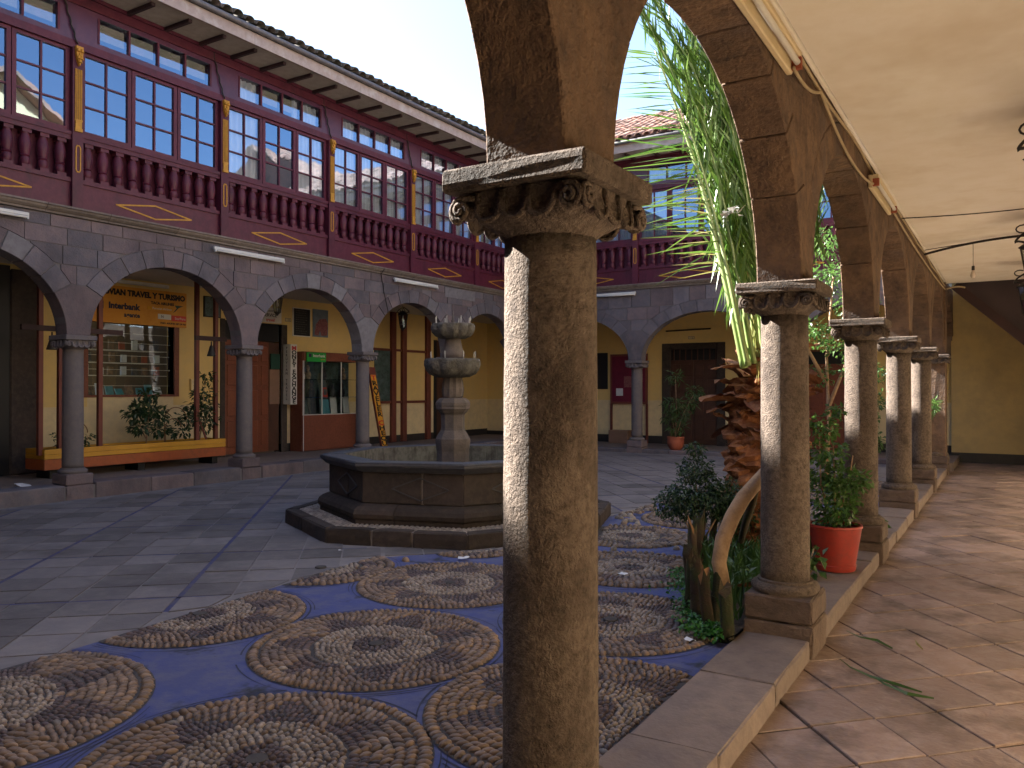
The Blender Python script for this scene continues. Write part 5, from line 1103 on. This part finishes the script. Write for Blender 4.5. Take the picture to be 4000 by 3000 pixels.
f2d = thing('far_side_door', (-3.5, 20, .15), 'brown panelled door behind the palm trunk', 'door')
m = MB(); m.pbox(PB, -4.3, -2.7, .06, .12, .15, 2.55); lf = m.build('door_leaf', 'case_wood', f2d); m = MB(); m.pbox(PB, -4.28, -2.72, .05, .062, 2.2, 2.5); m.build('dark_transom', 'black_paint', f2d)
m = MB(); m.box(-4.35, -2.65, 20.16, 20.2, .1, 2.6); m.build('door_light_stop', 'black_paint', f2d)  # added behind the door, out of view, to keep daylight out
for k in range(3):
    for z0, z1 in ((.3, 1.0), (1.1, 2.1)): m = MB(); m.pbox(PB, -4.2+.5*k, -3.78+.5*k, .045, .06, z0, z1); m.build('panel', 'case_wood', lf, bevel=.01)
def pot(name, loc, lab, prof_, mm, soilz, soilr, group=None):
    r = thing(name, loc, lab, 'flowerpot', group); m = MB(); m.lathe(prof_, 36, loc, caps=True); autosmooth(m.build('body', mm, r)); m = MB(); m.lathe([(soilr, soilz), (0.001, soilz+.012)], 24, loc, caps=False); m.build('soil', 'soil', r); return r
pot('clay_pot', (-6.67, 17.90, .175), 'round clay flowerpot on the step before the far door', [(.11, 0), (.13, .02), (.18, .10), (.195, .18), (.19, .26), (.20, .27), (.20, .31), (.175, .31), (.165, .25)], 'terracotta', .26, .17)
bush('potted_dracaena', (-6.67, 17.90, .45), 'spiky leaved potted plant before the far door', [[(0, 0, 0), (.02, 0, .7), (0, 0, 1.45)], [(0, 0, 0), (.2, 0, .6), (.45, 0, 1.05)], [(0, 0, 0), (-.1, 0, .6)]], [(.0, 0, 1.45, .17), (.46, 0, 1.08, .2), (.3, 0, .8, .2), (-.08, 0, .8, .24), (.1, 0, .55, .22), (.05, 0, .25, .2), (-.12, 0, .5, .18)], 620, .17, .028, 'leaf_mid', seed=12)
pot('grey_pot', (-10.2, 18.6, .16), 'pale pot with a fern in the corner behind the fountain', [(.10, 0), (.17, .30), (.18, .32), (.15, .32)], 'kerb_stone', .29, .15)
bush('corner_fern', (-10.2, 18.6, .46), 'fern like plant in the corner behind the fountain', [[(0, 0, 0), (0, 0, .5)]], [(0, 0, .6, .25), (.2, 0, .3, .25), (-.1, 0, .85, .2), (.25, 0, .05, .18)], 320, .16, .03, 'leaf_dark', seed=13)
m = MB(); m.pbox(PB, -9.95, -9.4, -.03, 0, 1.6, 2.6); tag(m.build('dark_wall_panel', 'black_paint'), 'dark panel on the shaded wall behind the fountain', 'panel')

# ------------------------------------------------------------------ planting bed beside the second column
rng = random.Random(21)
bd = MB(); ysb = [4.68 + 3.4*i/24 for i in range(25)]
for y0, y1 in zip(ysb[:-1], ysb[1:]):
    bd.add([(bedx(y0)+.03, y0, .12), (-1.39, y0, .14), (-1.39, y1, .14), (bedx(y1)+.03, y1, .12), (bedx(y0)+.03, y0, .05), (bedx(y1)+.03, y1, .05)], [(0, 1, 2, 3), (0, 3, 5, 4)])
tag(bd.build('planting_bed', 'soil'), 'dark earth bed around the palm beside the arcade', kind='structure')
# split log stakes fencing the bed
stk = [(-1.45, 4.72, .37, .040, .02), (-1.60, 4.84, .43, .034, -.03), (-1.70, 4.98, .44, .036, -.05), (-1.55, 4.86, .36, .035, .02), (-1.84, 5.24, .36, .038, -.08), (-2.08, 5.95, .52, .034, -.02), (-1.96, 5.55, .40, .04, -.05), (-2.16, 6.18, .48, .035, .03), (-2.22, 6.45, .50, .045, .05), (-2.27, 6.75, .40, .04, -.05), (-2.30, 7.1, .42, .04, .03), (-2.28, 7.45, .36, .045, 0), (-1.78, 5.10, .40, .034, .03)]
labs = ['thick green mossy log stake nearest the second column', 'thin brown log stake right next to the thick mossy one', 'brown stake, third from the second column', 'taller brown stake, fourth from the second column', 'leaning stake, fifth from the second column', 'tall stake with a pale sunlit edge', 'short leaning stake behind the pale edged one', 'slim stake at the back of the bed fence', 'tall broken stake under the round shrub', 'low stake under the round shrub, back left of the bed', 'stake hidden behind the round shrub', 'farthest stake of the bed fence', 'narrow stake between the third and the leaning stake']
for i, (x, y, h, r_, ln) in enumerate(stk):
    t = thing('log_stake', (x, y, .05), labs[i], 'stake', 'log stakes fencing the palm bed'); m = MB(); n = 9; vs = []; L_ = 7
    for k in range(L_):
        z = .03 + h*k/(L_-1)
        for j in range(n):
            a = 2*math.pi*j/n; rr = r_*(1 - .12*k/L_)*(1 + .22*math.sin(a*2 + i) + rng.uniform(-.10, .10)); vs.append((x + rr*math.cos(a) + ln*z*.6 + .012*math.sin(z*9+i), y + rr*math.sin(a)*.6 + ln*.3*z, z + (rng.uniform(-.05, .05) + .06*math.sin(a+i) if k == L_-1 else 0)))
    m.add(vs, [(k*n+j, k*n+(j+1) % n, (k+1)*n+(j+1) % n, (k+1)*n+j) for k in range(L_-1) for j in range(n)]); m.build('bark', 'moss_bark' if i in (0, 3, 4) else 'stake_bark', t, smooth=True)
    m = MB(); m.add([vs[(L_-1)*n+j] for j in range(n)], [tuple(range(n))]); m.build('cut_top', 'cut_wood' if i in (1, 5) else 'stake_bark', t)
# gnarled pale branch leaning against the column
def dp(u, v, y):                                     # helper: point at picture position (u,v of 2212x1659) on the plane of given y
    k = 4000/2212; yaw, pit = R(32.04), R(.37); Fv = Vector((-math.sin(yaw)*math.cos(pit), math.cos(yaw)*math.cos(pit), math.sin(pit))); Rv = Vector((math.cos(yaw), math.sin(yaw), 0)); Uv = Rv.cross(Fv)
    r_ = Fv + Rv*((u*k-2000)/3111) + Uv*((1500-v*k)/3111); t = y/r_.y; return Vector((0, 0, 1.6)) + r_*t
bp = [dp(1563, 1265, 5.10), dp(1553, 1215, 5.12), dp(1562, 1165, 5.15), dp(1583, 1115, 5.2), dp(1606, 1075, 5.25), dp(1632, 1045, 5.32), dp(1652, 1020, 5.42), dp(1690, 985, 5.55)]
br = thing('leaning_branch', bp[0], 'thick pale curved branch leaning against the second column', 'branch'); m = MB(); m.tube(bp, [.045, .048, .050, .050, .049, .046, .038, .03], 12); m.build('limb', 'bark', br, smooth=True)
m = MB(); m.tube([bp[5], dp(1625, 1085, 5.4), dp(1612, 1125, 5.5), dp(1600, 1170, 5.6)], [.03, .028, .026, .022], 8); m.build('side_limb', 'stake_bark', br, smooth=True)
m = MB(); m.tube([bp[6], dp(1655, 1005, 5.45), dp(1660, 985, 5.5)], [.026, .02, .015], 7); m.build('twig', 'bark', br, smooth=True)
# ground cover and low plants
m = MB()
for _ in range(1500):
    y = rng.uniform(4.62, 6.2); x = bedx(max(y, 4.66)) - abs(rng.gauss(0, .10)) - .01
    if rng.random() < .55*(y-4.6)/1.6: continue
    leafcloud(m, [(x, y, .115 + rng.random()*.05, .012)], 2, .035, .028, rng, droop=-.1)
tag(m.build('clover_patch', 'clover'), 'bright green clover along the edge of the bed', kind='stuff')
m = MB()
for _ in range(900):
    x, y = rng.uniform(-2.25, -1.45), rng.uniform(4.8, 7.6)
    if not inbed(x, y, .95): continue
    h = rng.uniform(.10, .30); dx, dy = rng.uniform(-.14, .14), rng.uniform(-.14, .14); w_ = .007
    m.add([(x-w_, y, .15), (x+w_, y, .15), (x + dx*.5 + w_*.7, y + dy*.5, .15 + h*.75), (x+dx, y+dy, .15 + h*.9), (x + dx*.5 - w_*.7, y + dy*.5, .15 + h*.75)], [(0, 1, 2, 3, 4)])
tag(m.build('bed_grass', 'leaf_mid'), 'grass blades and weeds growing in the palm bed', kind='stuff')
bush('round_shrub', (-2.30, 6.75, .22), 'dense dark round shrub at the left of the palm bed', [[(0, 0, -.1), (0, 0, .3), (-.05, 0, .7)], [(0, 0, 0), (-.2, 0, .35)], [(0, 0, 0), (.2, .1, .4)]], [(0, 0, .45, .27), (-.2, -.02, .36, .20), (.2, .1, .42, .24), (-.05, .05, .68, .16), (-.04, 0, .86, .08), (.3, .2, .3, .2)], 5200, .046, .021, 'leaf_dark', seed=31)
bush('bed_plant', (-1.75, 5.75, .15), 'low leafy weed with pink leaves under the branch', [[(0, 0, 0), (.02, 0, .15)]], [(0, 0, .12, .12), (.12, -.1, .10, .10), (-.1, .1, .1, .1)], 150, .10, .035, 'leaf_mid', seed=33)
m = MB(); m.add([(-1.66, 5.45, .24), (-1.55, 5.50, .27), (-1.45, 5.48, .30), (-1.52, 5.55, .235)], [(0, 1, 2, 3)]); tag(m.build('fallen_pink_leaf', 'dead_leaf'), 'single pinkish fallen leaf in the bed beside the second column', 'leaf')
# red flowerpot and its plant on the kerb
RP = (-1.23, 6.98, .122)
pot('red_flowerpot', RP, 'bright red flowerpot standing on the kerb behind the second column', [(.155, 0), (.160, .012), (.163, .045), (.158, .05), (.205, .345), (.212, .35), (.212, .368), (.196, .37), (.188, .30)], 'terracotta_red', .335, .19)
bush('potted_shrub', (RP[0], RP[1], .46), 'leafy green shrub growing in the red flowerpot', [[(0, 0, 0), (.0, 0, .3), (-.02, .03, .75)], [(0, 0, 0), (.1, 0, .35), (.14, 0, .6)], [(0, 0, 0), (-.1, -.05, .35), (-.12, 0, .8)]], [(0, 0, .22, .20), (.08, -.02, .38, .17), (-.1, .03, .42, .18), (-.06, .0, .62, .16), (-.10, .05, .82, .13), (-.02, .1, .95, .09), (.17, 0, .40, .11), (.0, 0, .1, .17)], 1500, .060, .036, 'leaf_light', seed=41)
bush('trailing_weed', (-1.38, 6.62, .12), 'trailing round leaved weed at the foot of the red flowerpot', [[(0, 0, 0), (.03, 0, .12), (.06, -.02, .22)], [(0, 0, 0), (.05, -.05, .05)]], [(.0, 0, .12, .09), (.07, -.03, .17, .07), (.05, -.06, .05, .07), (-.04, .02, .2, .07)], 46, .085, .075, 'leaf_mid', seed=43)
bush('kerb_weed', (-1.22, 9.0, .12), 'small weed sprouting on the kerb behind the third column', [[(0, 0, 0), (.03, 0, .15)]], [(0, 0, .12, .1), (.08, .0, .06, .09), (-.1, 0, .25, .09)], 70, .07, .05, 'leaf_mid', seed=44)

# ------------------------------------------------------------------ palm tree
PX, PY = -1.86, 7.25
pt = thing('palm_tree', (PX, PY, .12), 'palm with bound upright fronds and shaggy brown trunk behind the second column', 'palm tree')
m = MB(); n = 28; prof_ = []; vs = []; fs = []; KZ = 46
for k in range(KZ):
    z = .08 + 1.62*k/(KZ-1); base = .235 + .10*math.sin(min(1, z/1.7)*math.pi*.85)
    for j in range(n):
        a = 2*math.pi*j/n; rr = base*(1 + .10*math.sin(a*5 + k*.9) + .07*((k + (j//4)) % 3 - 1)) + rng.uniform(-.022, .022); vs.append((PX + rr*math.cos(a), PY + rr*math.sin(a), z + rng.uniform(-.012, .012)))
fs = [(k*n+j, k*n+(j+1) % n, (k+1)*n+(j+1) % n, (k+1)*n+j) for k in range(KZ-1) for j in range(n)] + [tuple((KZ-1)*n+j for j in range(n))]
m.add(vs, fs); m.build('trunk', 'palm_fibre', pt)
m = MB()                                             # hairy fibre on the trunk
for _ in range(1500):
    a = rng.uniform(0, 2*math.pi); z = rng.uniform(.15, 1.65); rr = .20 + .10*math.sin(min(1, z/1.7)*math.pi*.85); c = Vector((PX + rr*math.cos(a), PY + rr*math.sin(a), z)); o = Vector((math.cos(a), math.sin(a), rng.uniform(-.9, .9))).normalized()*rng.uniform(.05, .15); t_ = Vector((-math.sin(a), math.cos(a), 0))*.006
    m.add([c - t_, c + t_, c + o], [(0, 1, 2)])
tag(m.build('trunk_fibre', 'palm_fibre', pt), kind='stuff')
def boot(a, z, L_, w_, lift, tw):                    # old frond base: a torn curled sheath
    m = MB(); c = Vector((PX + .20*math.cos(a), PY + .20*math.sin(a), z)); o = Vector((math.cos(a), math.sin(a), 0)); t_ = Vector((-math.sin(a), math.cos(a), 0)); vs = []; K = 8
    for k in range(K):
        q = k/(K-1); p = c + o*(L_*.75*q) + Vector((0, 0, lift*q - .12*q*q)) + t_*(tw*q*q); ww = w_*(1 - .6*q**2)*(1 + rng.uniform(-.2, .2)); cur = .35*ww
        for s_ in (-1, -.35, .35, 1): vs.append(p + t_*(ww*s_) + (o*-.4 + Vector((0, 0, 1)))*(cur*s_*s_ + rng.uniform(-.012, .012)))
    m.add(vs, [(k*4+j, k*4+j+1, k*4+j+5, k*4+j+4) for k in range(K-1) for j in range(3)]); m.build('old_frond_base', 'dead_leaf', pt, smooth=False)
for k in range(64):
    z = .70 + 1.12*rng.random()**.55; a = k*2.39996 + rng.uniform(-.2, .2); big = z > 1.15
    boot(a, z, rng.uniform(.24, .48) if big else rng.uniform(.12, .24), rng.uniform(.08, .16), rng.uniform(-.05, .34) if big else rng.uniform(-.10, .12), rng.uniform(-.22, .22))
SL = Vector((-.848, -.530, 0))                       # towards the open court
def frond(ctrl, nl, ll, seed, stem=.022, along=1.0, out_=.3, left=0.0, down=0.0, start=.2, wid=.011, mat_='palm_leaf', both=True):
    rg = random.Random(seed); K = 26; n = len(ctrl)
    def cr(t):
        x = t*(n-1); i = min(int(x), n-2); f = x-i; p0, p1, p2, p3 = ctrl[max(i-1, 0)], ctrl[i], ctrl[i+1], ctrl[min(i+2, n-1)]
        return .5*((2*p1) + (p2-p0)*f + (2*p0-5*p1+4*p2-p3)*f*f + (3*p1-p0-3*p2+p3)*f**3)
    P_ = [cr(i/(K-1)) for i in range(K)]
    m = MB(); m.tube(P_, [stem*(1 - .88*(i/(K-1))) + .002 for i in range(K)], 6); fr = m.build('frond', 'palm_stem', pt, smooth=True); m = MB()
    for i in range(nl):
        t = start + (1-start)*(i/nl); x = t*(K-1); k = min(int(x), K-2); p = P_[k].lerp(P_[k+1], x-k); d = (P_[k+1]-P_[k]).normalized(); sg = 1 if i % 2 else -1
        s_ = (SL - d*SL.dot(d)).normalized()*sg; l = ll*(.6 + .4*math.sin(min(1, (t-start)/(1-start)*1.1 + .2)*math.pi))*rg.uniform(.7, 1.15)
        if left: out = SL*left*rg.uniform(.8, 1.2) + Vector((0, 0, -down*rg.uniform(.4, 1.5))) + d*along*rg.uniform(.5, 1.3) + Vector((rg.gauss(0, .14), rg.gauss(0, .14), rg.gauss(0, .12)))
        else: out = d*along*(1 if rg.random() < .6 else -.9) + s_*out_*rg.uniform(.3, 1.3) + Vector((rg.gauss(0, .13), rg.gauss(0, .13), rg.gauss(0, .08)))
        out.normalize(); w_ = wid*rg.uniform(.75, 1.25); wv = out.cross(Vector((rg.gauss(0, 1), rg.gauss(0, 1), rg.gauss(0, 1)))).normalized()*w_; dr_ = Vector((0, 0, -1))*l*rg.uniform(.02, .12)
        m.add([p - wv*.5, p + wv*.5, p + out*l*.4 + wv + dr_*.2, p + out*l*.4 - wv + dr_*.2, p + out*l + dr_], [(0, 1, 2, 3), (3, 2, 4)])
    m.build('leaflets', mat_, fr); return fr
def path(y, *uv): return [dp(u, v, y + .10*math.sin(i*1.3 + u*.01)) for i, (u, v) in enumerate(uv)]
# bound upright crown, leaning out over the court
crown = [path(6.9, (1612, 790), (1590, 680), (1566, 560), (1538, 430), (1500, 290), (1455, 165), (1400, 50), (1350, -40)),
         path(7.0, (1625, 780), (1605, 660), (1580, 520), (1552, 390), (1515, 250), (1470, 120), (1420, 10), (1370, -90)),
         path(7.1, (1635, 770), (1618, 640), (1598, 500), (1570, 350), (1532, 200), (1490, 70), (1440, -50)),
         path(7.2, (1642, 770), (1630, 620), (1612, 470), (1588, 310), (1550, 150), (1505, 10), (1460, -100)),
         path(7.25, (1650, 770), (1640, 600), (1625, 440), (1604, 280), (1570, 110), (1530, -50)),
         path(7.3, (1655, 760), (1650, 590), (1640, 420), (1622, 250), (1592, 80), (1555, -80)),
         path(7.4, (1665, 760), (1664, 580), (1660, 400), (1645, 220), (1618, 40), (1590, -100)),
         path(7.5, (1680, 760), (1685, 580), (1685, 400), (1675, 220), (1655, 40), (1640, -80)),
         path(7.6, (1700, 750), (1715, 570), (1722, 400), (1720, 230), (1710, 60)),
         path(7.7, (1715, 750), (1742, 590), (1760, 440), (1768, 300), (1775, 160)),
         path(7.0, (1640, 780), (1622, 660), (1600, 540), (1575, 410), (1545, 290), (1510, 180), (1475, 90)),
         path(6.8, (1630, 785), (1612, 690), (1592, 590), (1570, 470), (1545, 360), (1515, 260), (1480, 170)),
         path(7.15, (1648, 770), (1636, 640), (1618, 520), (1596, 400), (1568, 270), (1530, 140), (1490, 30)),
         path(7.05, (1655, 775), (1645, 660), (1630, 540), (1612, 420), (1590, 310), (1560, 200), (1525, 100))]
for i, c in enumerate(crown): frond(c, 300, .46, 100+i, .030 if i < 2 else .022, along=1.0, out_=.30, start=.24, wid=.011)
# loose leaflets fanning out to the left
frond(path(6.75, (1608, 795), (1584, 680), (1556, 560), (1524, 430), (1488, 310), (1450, 200), (1415, 110)), 42, .78, 200, .036, along=.35, left=1.0, down=.26, start=.42, wid=.009)
frond(path(6.7, (1616, 790), (1594, 690), (1570, 580), (1545, 470), (1515, 360), (1480, 250)), 26, .74, 201, .028, along=.25, left=1.0, down=.34, start=.42, wid=.009)
frond(path(6.85, (1625, 785), (1606, 680), (1586, 580), (1562, 480), (1536, 380)), 14, .60, 202, .020, along=.4, left=1.0, down=.25, start=.5, wid=.008, mat_='dry_blade')
frond(path(6.95, (1640, 780), (1632, 690), (1620, 600), (1606, 520)), 70, .26, 203, .016, along=-.6, left=.06, down=.8, start=.05, wid=.010, mat_='dry_blade')
m = MB(); c_ = dp(1582, 458, 6.7)                    # scrap of plastic that binds the bundle
for _ in range(12): q = c_ + Vector((rng.gauss(0, .05), rng.gauss(0, .03), rng.gauss(0, .022))); m.add([q, q + Vector((rng.gauss(0, .05), rng.gauss(0, .05), rng.gauss(0, .02))), q + Vector((rng.gauss(0, .05), rng.gauss(0, .05), rng.gauss(0, .03)))], [(0, 1, 2)])
m.build('plastic_binding', 'lamp_glass', pt)

# ------------------------------------------------------------------ trees and sprigs farther along the arcade
bush('small_tree', (-2.35, 12.6, .1), 'small light leaved tree seen between the second and third columns', [[(0, 0, 0), (.05, 0, 1.0), (.0, .1, 2.0), (.1, .1, 3.2)], [(.03, 0, 1.2), (.3, 0, 1.9), (.45, 0, 2.7)], [(.0, .05, 1.6), (-.35, 0, 2.3), (-.5, 0, 3.0)], [(.0, .1, 2.0), (.3, .2, 2.6)]], [(.1, .1, 3.2, .35), (.45, 0, 2.75, .32), (-.45, 0, 2.95, .34), (.25, 0, 2.2, .32), (-.2, 0, 2.35, .3), (.45, 0, 1.75, .25), (.1, 0, 3.7, .3), (-.1, .1, 1.7, .22)], 1700, .085, .05, 'leaf_light', 'tree', seed=51, sr=.035)
bush('leafy_shrub', (-1.85, 13.1, .1), 'leafy shrub catching the sun left of the fourth column', [[(0, 0, 0), (0, 0, 1.0), (.05, 0, 1.9)], [(0, 0, .5), (.2, 0, 1.3)]], [(.05, 0, 1.75, .24), (.12, 0, 1.3, .24), (-.05, 0, 1.0, .22), (.1, 0, .7, .2)], 520, .09, .045, 'leaf_mid', seed=52, sr=.02)
bush('rear_climber', (-1.75, 10.3, .1), 'twiggy weed at the foot of the fourth column', [[(0, 0, 0), (.1, .1, .5), (.05, .1, .9)], [(0, 0, 0), (.15, 0, .35), (.25, .05, .7)], [(0, 0, 0), (-.1, .1, .6)]], [(.1, .1, .85, .12), (.2, 0, .55, .12), (0, .05, .35, .14)], 110, .07, .035, 'leaf_mid', seed=53, sr=.016)
bush('pale_sprig', (-1.28, 15.9, .12), 'pale variegated sprig in front of the sixth column', [[(0, 0, 0), (0, .02, .6), (.02, 0, 1.15)]], [(.02, 0, 1.15, .17), (.1, 0, 1.22, .12), (-.08, 0, 1.05, .12)], 210, .13, .035, 'leaf_light', seed=54, sr=.014)

# ------------------------------------------------------------------ right corridor fittings
def PK(s, d, z): return (-1.05 + d, s, z)            # corridor face of the arcade wall, d towards the corridor
def fixture(s0, s1, z, lab):
    r = thing('strip_light', PK((s0+s1)/2, .03, z), lab, 'light', 'strip lights along the arcade wall'); m = MB(); m.pbox(PK, s0, s1, .0, .035, z-.06, z+.055); m.pbox(PK, s0, s1, .035, .085, z+.02, z+.055); m.build('housing', 'cream_metal', r, bevel=.006)
    m = MB(); m.tube([PK(s0+.04, .068, z-.012), PK(s1-.04, .068, z-.012)], .017, 10); m.build('tube', 'white_paint', r, smooth=True)
    for s in (s0+.02, s1-.02): m = MB(); m.pbox(PK, s-.014, s+.014, .036, .088, z-.045, z+.019); m.build('holder', 'terracotta', r)
fixture(3.30, 4.55, 3.40, 'cream strip light on the arcade wall nearest the viewer'); fixture(7.55, 8.85, 3.42, 'cream strip light farther along the arcade wall')
def cable(pts, r_, mt, lab, nm='cable'): m = MB(); m.tube(pts, r_, 6); return tag(m.build(nm, mt, smooth=True), lab, 'cable')
def sag(a, b, drop, n=14): a, b = Vector(a), Vector(b); return [a.lerp(b, i/n) - Vector((0, 0, drop*4*(i/n)*(1-i/n))) for i in range(n+1)]
cable(sag(PK(4.50, .05, 3.36), PK(5.35, .03, 3.50), .05) + sag(PK(5.36, .03, 3.50), PK(7.6, .04, 3.40), .12)[1:], .010, 'cable', 'cream cable sagging along the arcade wall between the strip lights')
cable([PK(s, .012 + .006*math.sin(s*3), 3.545 + .012*math.sin(s*2.1)) for s in [1 + .4*i for i in range(41)]], .011, 'cable', 'cream cable fixed along the top of the arcade wall', 'wall_cable')
cable(sag(PK(8.8, .05, 3.40), PK(16.8, .03, 3.45), .05, 30), .010, 'cable', 'cream cable running on towards the corridor end', 'wall_cable')
cable(sag((-1.03, 9.9, 3.52), (1.44, 9.6, 3.50), .05), .006, 'black_cable', 'thin black wire stretched across the corridor', 'wire')
cable(sag((-1.02, 12.6, 3.50), (0.12, 12.2, 3.58), -.03) + [Vector((1.44, 12.0, 3.60))], .016, 'black_cable', 'bundle of dark wires crossing below the corridor ceiling', 'wire_bundle')
cable(sag((-1.02, 12.6, 3.56), (1.44, 12.0, 3.615), -.02), .006, 'black_cable', 'thin dark wire above the wire bundle', 'wire')
cable(sag((-1.02, 17.2, 3.50), (-.72, 17.3, 3.52), -.03), .016, 'cable', 'short cable loop at the far corner of the ceiling', 'cable')
bu = thing('hanging_bulb', (-.42, 12.38, 3.20), 'bare bulb hanging from the wire bundle', 'bulb'); m = MB(); m.tube([(-.42, 12.38, 3.555), (-.42, 12.38, 3.26)], .004, 4); m.build('cord', 'black_cable', bu); m = MB(); m.lathe([(.018, 3.26), (.02, 3.21), (.016, 3.20)], 8, (-.42, 12.38, 0)); m.build('socket', 'iron', bu)
m = MB(); m.lathe([(.014, 3.20), (.018, 3.185), (.032, 3.15), (.034, 3.13), (.026, 3.10), (0.002, 3.09)], 12, (-.42, 12.38, 0)); m.build('glass', 'clear_bulb', bu, smooth=True)
for i, (y, lab) in enumerate(((6.75, 'iron hanging lantern nearest the viewer at the right edge'), (10.95, 'middle iron lantern hanging in the corridor at the right edge'), (15.1, 'farthest iron lantern hanging before the dark staircase'))):
    lantern('corridor_lantern', .27, y, 3.50, lab, 1.55, .12, 'iron lanterns in the right corridor')
    m = MB(); m.tube([(.27, y, 3.62), (.27, y, 3.55)], .03, 8); m.build('ceiling_rose', 'iron', bpy.data.objects['corridor_lantern' if i == 0 else 'corridor_lantern.%03d' % i])
    for sx in (-1, 1):
        r = bpy.data.objects['corridor_lantern' if i == 0 else 'corridor_lantern.%03d' % i]; m = MB()
        pts_ = [(.27 + sx*(.01 + .10*(1-math.cos(t*1.0))) , y, 3.52 - .075*math.sin(t)*1 - .02*t) for t in [k*.45 for k in range(12)]]
        m.tube(pts_, .009, 5); m.build('ceiling_scroll', 'iron', r, smooth=True)

# ------------------------------------------------------------------ litter and fallen leaves
def scrap(x, y, z, s, lab, mt='litter', seed=1):
    rg = random.Random(seed); m = MB(); n = 8; vs = [(x, y, z + s*.35)]
    for j in range(n): a = 2*math.pi*j/n; rr = s*rg.uniform(.6, 1.3); vs.append((x + rr*math.cos(a), y + rr*math.sin(a)*.7, z + s*rg.uniform(.0, .45)))
    m.add(vs, [(0, 1+j, 1+(j+1) % n) for j in range(n)]); tag(m.build('paper_scrap', mt), lab, 'litter')
scrap(-2.66, 5.95, .10, .05, 'crumpled white scrap on the mosaic right of the foreground column', seed=3); scrap(-1.62, 4.60, .10, .04, 'small bluish scrap by the kerb and mossy stake', seed=4); scrap(-4.1, 5.75, .10, .05, 'white scrap on the mosaic left of the foreground column', seed=5); scrap(-5.3, 5.45, .095, .025, 'tiny white scrap on the paving before the fountain', seed=6); scrap(-11.6, 5.75, .245, .16, 'crumpled white bag on the left arcade floor', seed=7)
def fallen(pts, w_, lab, mt='leaf_mid'):
    m = MB(); vs = []; n = len(pts)
    for i, (x, y) in enumerate(pts):
        q = i/(n-1); a, b = Vector(pts[max(i-1, 0)]), Vector(pts[min(i+1, n-1)]); d = (b-a).normalized(); nn = Vector((-d.y, d.x))*w_*math.sin(math.pi*min(.97, max(.06, q))); vs += [(x-nn.x, y-nn.y, .008 + .006*math.sin(q*5)), (x+nn.x, y+nn.y, .010 + .012*math.sin(q*3))]
    m.add(vs, [(2*i, 2*i+1, 2*i+3, 2*i+2) for i in range(n-1)]); tag(m.build('fallen_palm_blade', mt), lab, 'leaf', 'palm blades fallen on the corridor floor')
fallen([(-.86, 5.02), (-.78, 4.88), (-.66, 4.78), (-.52, 4.74), (-.40, 4.70)], .004, 'long green palm blade lying on the floor nearest the second column plinth'); fallen([(-.66, 4.82), (-.58, 4.70), (-.46, 4.62), (-.34, 4.64)], .006, 'broad green palm blade crossing the nearest long blade'); fallen([(-.92, 5.62), (-.82, 5.50), (-.72, 5.50), (-.62, 5.40)], .005, 'short green palm blade on the floor beside the kerb'); fallen([(-.52, 5.66), (-.50, 5.55), (-.46, 5.48)], .004, 'tiny green palm blade near the middle of the floor', 'dry_blade')
